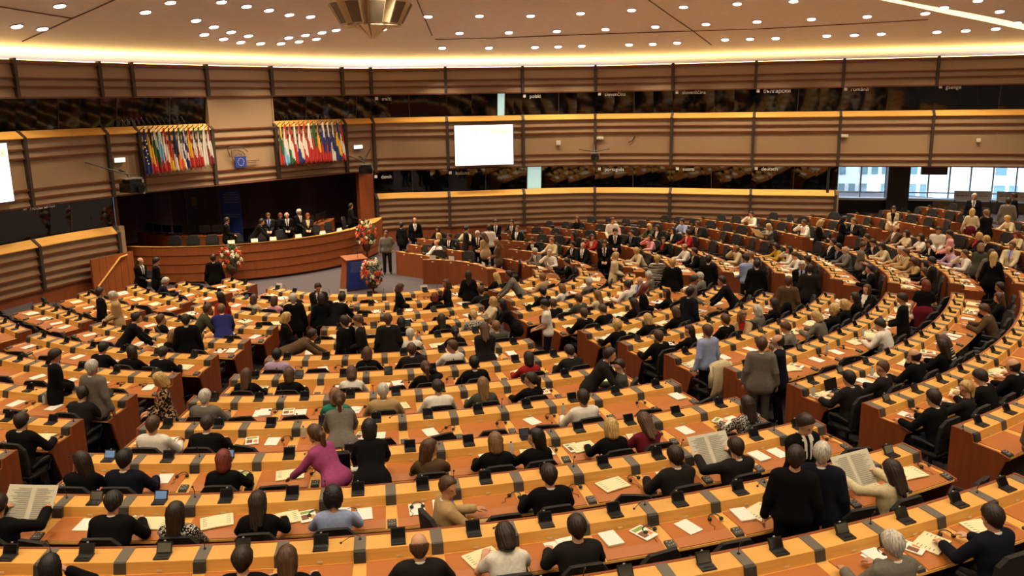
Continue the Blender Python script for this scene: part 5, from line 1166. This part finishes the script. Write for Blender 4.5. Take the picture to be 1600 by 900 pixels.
def _mag(mb):
    mb.box((0, 0, .006), (.21, .29, .012), 0); mb.box((0, .09, .0125), (.17, .06, .001), 1); mb.box((-.04, -.03, .0125), (.09, .12, .001), 2); mb.box((.055, -.04, .0125), (.06, .09, .001), 3)
ME_MAG = piece(_mag, [M_WHITE, mat('print_green', (136, 160, 74), .7), mat('print_brown', (126, 84, 58), .7), mat('print_orange', (212, 138, 60), .7)], 'magazine')
def _bottle(mb): mb.lathe([(.031, 0), (.033, .02), (.030, .09), (.033, .14), (.014, .175), (.013, .19)], 10, 0)
ME_BOT = piece(_bottle, mat('water_plastic', (186, 196, 204), .15), 'bottle_body', True); ME_CAP = piece(lambda m: m.lathe([(.015, .19), (.015, .205)], 8), mat('cap_blue', (40, 56, 120), .5), 'cap')
def _lapb(mb): mb.box((0, 0, .011), (.34, .24, .022), 0); mb.box((0, -.0, .0225), (.30, .12, .002), 1)
def _laps(mb): mb.box((0, .125 + .02, .12), (.34, .012, .22), 0, Matrix.Rotation(-.25, 3, 'X')); 
ME_LB = piece(_lapb, [M_BLACK, mat('keys', (40, 40, 42), .6)], 'keyboard_half'); ME_LS = piece(_laps, M_BLACK, 'lid')
def on_desk(s, dx, u):
    """point on the pad: dx along the desk, u outward"""
    v = .786 - .0537 * (u - .325) if u < .665 else .765 - (u - .665) * .23
    return (s['x'] - s['ny'] * dx + s['nx'] * u, s['y'] + s['nx'] * dx + s['ny'] * u, s['z'] + v)
_r = random.Random(5); seen = {}
LIM = {'paper': 0, 'hs': 0, 'bk': 0, 'lay': 0}
GT = lambda s, w: '%s, %s' % (w, where(s))
order = [i for i in _cand]
for i in order:
    s = SEATS[i]; rz = s['rz'] + PI; far = math.hypot(s['x'], s['y']) > 30; occ = i in SEATED_AT
    def put(name, me, dx, u, lab, cat, grp, jit=.25, tilt=-.054):
        o = link(name, me, None, on_desk(s, dx, u), rz); o.rotation_euler = (0.054, 0, rz + _r.uniform(-jit, jit)); o.rotation_mode = 'XYZ'
        # lie on the slightly tilted pad
        o.matrix_world = Matrix.Translation(on_desk(s, dx, u)) @ Matrix.Rotation(rz, 4, 'Z') @ Matrix.Rotation(.0545, 4, 'X') @ Matrix.Rotation(_r.uniform(-jit, jit), 4, 'Z') @ Matrix.Translation((0, 0, .002 + .0015 * (LIM['lay'] % 3)))
        LIM['lay'] += 1
        return tag(o, lab, cat, grp)
    if s['block'] in ('L', 'M') : k = _r.random() * .8
    else: k = _r.random()
    w = where(s)
    if occ and i in SITTER: w += ' before ' + SITTER[i]['_w']
    if True:
        if k < (.66 if not occ else .35) and LIM['paper'] < 298: put('paper_sheet', ME_SH, _r.uniform(-.12, .16), .50, 'white sheet of paper on ' + w, 'paper', GT(s, 'white sheets'), .3); LIM['paper'] += 1
        elif k < .86: put('open_booklet', ME_OP, _r.uniform(-.1, .1), .50, 'cream open booklet on ' + w, 'booklet', GT(s, 'open booklets'), .4)
        if s['k'] >= 6 and s['block'] in 'CRF' and _r.random() < .30 or s['k'] >= 2 and s['block'] in 'RF' and _r.random() < .35:
            put('magazine', ME_MAG, _r.choice((-.24, .24)), .47, 'coloured printed magazine on ' + w, 'magazine', GT(s, 'magazines'), .5)
        if _r.random() < .28: put('paper_stack', ME_ST, _r.uniform(.16, .24) * _r.choice((-1, 1)), .48, 'thick stack of white papers on ' + w, 'paper stack', GT(s, 'paper stacks'), .2)
    if _r.random() < .72 and LIM['hs'] < 290:
        put('headset', ME_HS, .33 if _r.random() < .8 else -.1, .46, 'black headset lying on ' + w, 'headset', GT(s, 'headsets'), .8); LIM['hs'] += 1
    if _r.random() < (.10 if s['k'] > 6 else .04):
        b = thing('water_bottle', 'clear plastic water bottle on ' + w, 'bottle', on_desk(s, -.30, .40), 0, GT(s, 'water bottles')); link('bottle_body', ME_BOT, b); link('cap', ME_CAP, b)
def seat_at(x, y, u=.5, z=.78):
    return min(range(len(SEATS)), key=lambda i: (lambda q: (q[0] - x) ** 2 + (q[1] - y) ** 2)(project((SEATS[i]['x'] + SEATS[i]['nx'] * u, SEATS[i]['y'] + SEATS[i]['ny'] * u, SEATS[i]['z'] + z))))
for x, y, lab in ((1268, 605, 'open black laptop beside yellow folder on the tenth desk row'), (545, 723, 'open black laptop beside a black bag on the tenth desk row')):
    s = SEATS[seat_at(x, y)]; t = thing('laptop', lab, 'laptop', on_desk(s, 0.22, .52), s['rz'] + PI); t.rotation_euler.x = 0.0; link('keyboard_half', ME_LB, t); link('lid', ME_LS, t)
s = SEATS[seat_at(548, 715)]
bag = thing('briefcase', 'black leather briefcase standing on the tenth desk row', 'bag', on_desk(s, -.16, .55), s['rz'] + PI + .1)
mb = MB(); rbox(mb, (0, 0, .17), (.38, .14, .34), .03); link('bag_body', mb.mesh('bag_body', M_BLACK), bag)
mb = MB(); mb.tube([(-.09, 0, .33), (-.08, 0, .41), (.08, 0, .41), (.09, 0, .33)], .012, 6); link('handle', mb.mesh('handle', M_BLACK), bag)
# newspapers and booklets held by people
def held_sheet(o, pose, w, h, lab, cat, mats, folds=True):
    lean, tw, hy, hp, hr, hl = POSES[pose]; c = (Vector(hr) + Vector(hl)) / 2 + Vector((0, .05, .06))
    mb = MB()
    for s in (-1, 1):
        mb.prism([(0, .04, -h / 2), (s * w / 2, 0, -h / 2), (s * w / 2, .05, h / 2), (0, .09, h / 2)], (0, 0, 0), (0, .004, 0), 0)
        for j in range(16): mb.prism([(s * w * .05, .034 + .05 * (j / 18), -h * .44 + j * h * .055), (s * w * (.30 + .13 * ((j * 7) % 3) / 2), .010 + .05 * (j / 18), -h * .44 + j * h * .055), (s * w * (.30 + .13 * ((j * 7) % 3) / 2), .011 + .05 * (j / 18), -h * .44 + j * h * .055 + .008), (s * w * .05, .035 + .05 * (j / 18), -h * .44 + j * h * .055 + .008)], (0, -.003, 0), (0, -.002, 0), 1)
    e = link('newspaper', mb.mesh('newspaper', mats)); e.matrix_world = o.matrix_basis @ Matrix.Translation(c) @ Matrix.Rotation(-.55, 4, 'X'); return tag(e, lab, cat)
_n = 0
for o, pose, p, yaw, x, y in PEOPLE:
    if pose == 's6': e_ = held_sheet(o, pose, .58, .42, 'open printed newspaper held up at ' + o['label'].split(' at ')[-1], 'newspaper', [mat('newsprint', (214, 208, 186), .85), mat('news_ink', (168, 162, 148), .8)]); e_['group'] = 'newspapers held open'
# propped cards behind the first row's displays
mbq = MB(); mbq.prism([(-.12, .02, .93), (.12, .02, .93), (.12, .0, 1.10), (-.12, .0, 1.10)], (0, 0, 0), (0, .006, 0)); ME_PC = mbq.mesh('seat_card', M_WHITE)
for i, s in enumerate(SEATS):
    if (s['block'], s['k']) in (('C', 1), ('F', 1)) and i % 3 != 1: tag(link('seat_card', ME_PC, None, (s['x'], s['y'], s['z']), s['rz']), 'white name card propped on the ' + where(s), 'name card', GT(s, 'propped name cards'))

# cream coat over a chair back in the aisle
for _ in range(1):
    q = on_z(1108, 640, .35); q = on_z(1108, 640, floor_z(q.x, q.y)); yw = math.atan2(CY - q.y, CX - q.x)
    chair(q.x, q.y, floor_z(q.x, q.y), yw - PI / 2, 'office chair with a cream coat over its back in the aisle', 'chair under the cream coat')
    ct = link('draped_coat', None, None, (q.x, q.y, floor_z(q.x, q.y)), yw - PI / 2); tag(ct, 'cream coat draped over an office chair in the aisle', 'coat'); mb = MB(); n_, m_ = 14, 10; vs = []
    for j in range(m_ + 1):
        t_ = j / m_
        for i in range(n_ + 1):
            u = i / n_ - .5; fold = .012 * math.sin(u * 30 + t_ * 3) * t_
            if t_ < .3: y_, z_ = -.20 - .14 * (t_ / .3), 1.085 + .03 * math.sin(PI * t_ / .3)
            else: y_, z_ = -.345 - .05 * math.sin(PI * (t_ - .3) / .7) + fold, 1.085 - (t_ - .3) / .7 * (.66 + .03 * math.sin(u * 9))
            vs.append((u * (.46 + .12 * t_) , y_ + .06 * (2 * u) ** 2, z_ - .10 * (2 * abs(u)) ** 3 * (1 - t_)))
    mb.add(vs, [(j * (n_ + 1) + i, j * (n_ + 1) + i + 1, (j + 1) * (n_ + 1) + i + 1, (j + 1) * (n_ + 1) + i) for j in range(m_) for i in range(n_)])
    o = link('coat_body', mb.mesh('coat_body', cloth_mat('c'), True, fix=False), ct); o.modifiers.new('thick', 'SOLIDIFY').thickness = .014
    for s_ in (-1, 1): mb = MB(); mb.tube([(s_ * .24, -.27, 1.04), (s_ * .30, -.31, .86), (s_ * .29, -.30, .62)], [.05, .055, .045], 8); link('sleeve', mb.mesh('sleeve', cloth_mat('c'), True), ct)

for o, *_ in PEOPLE: del o['_w']
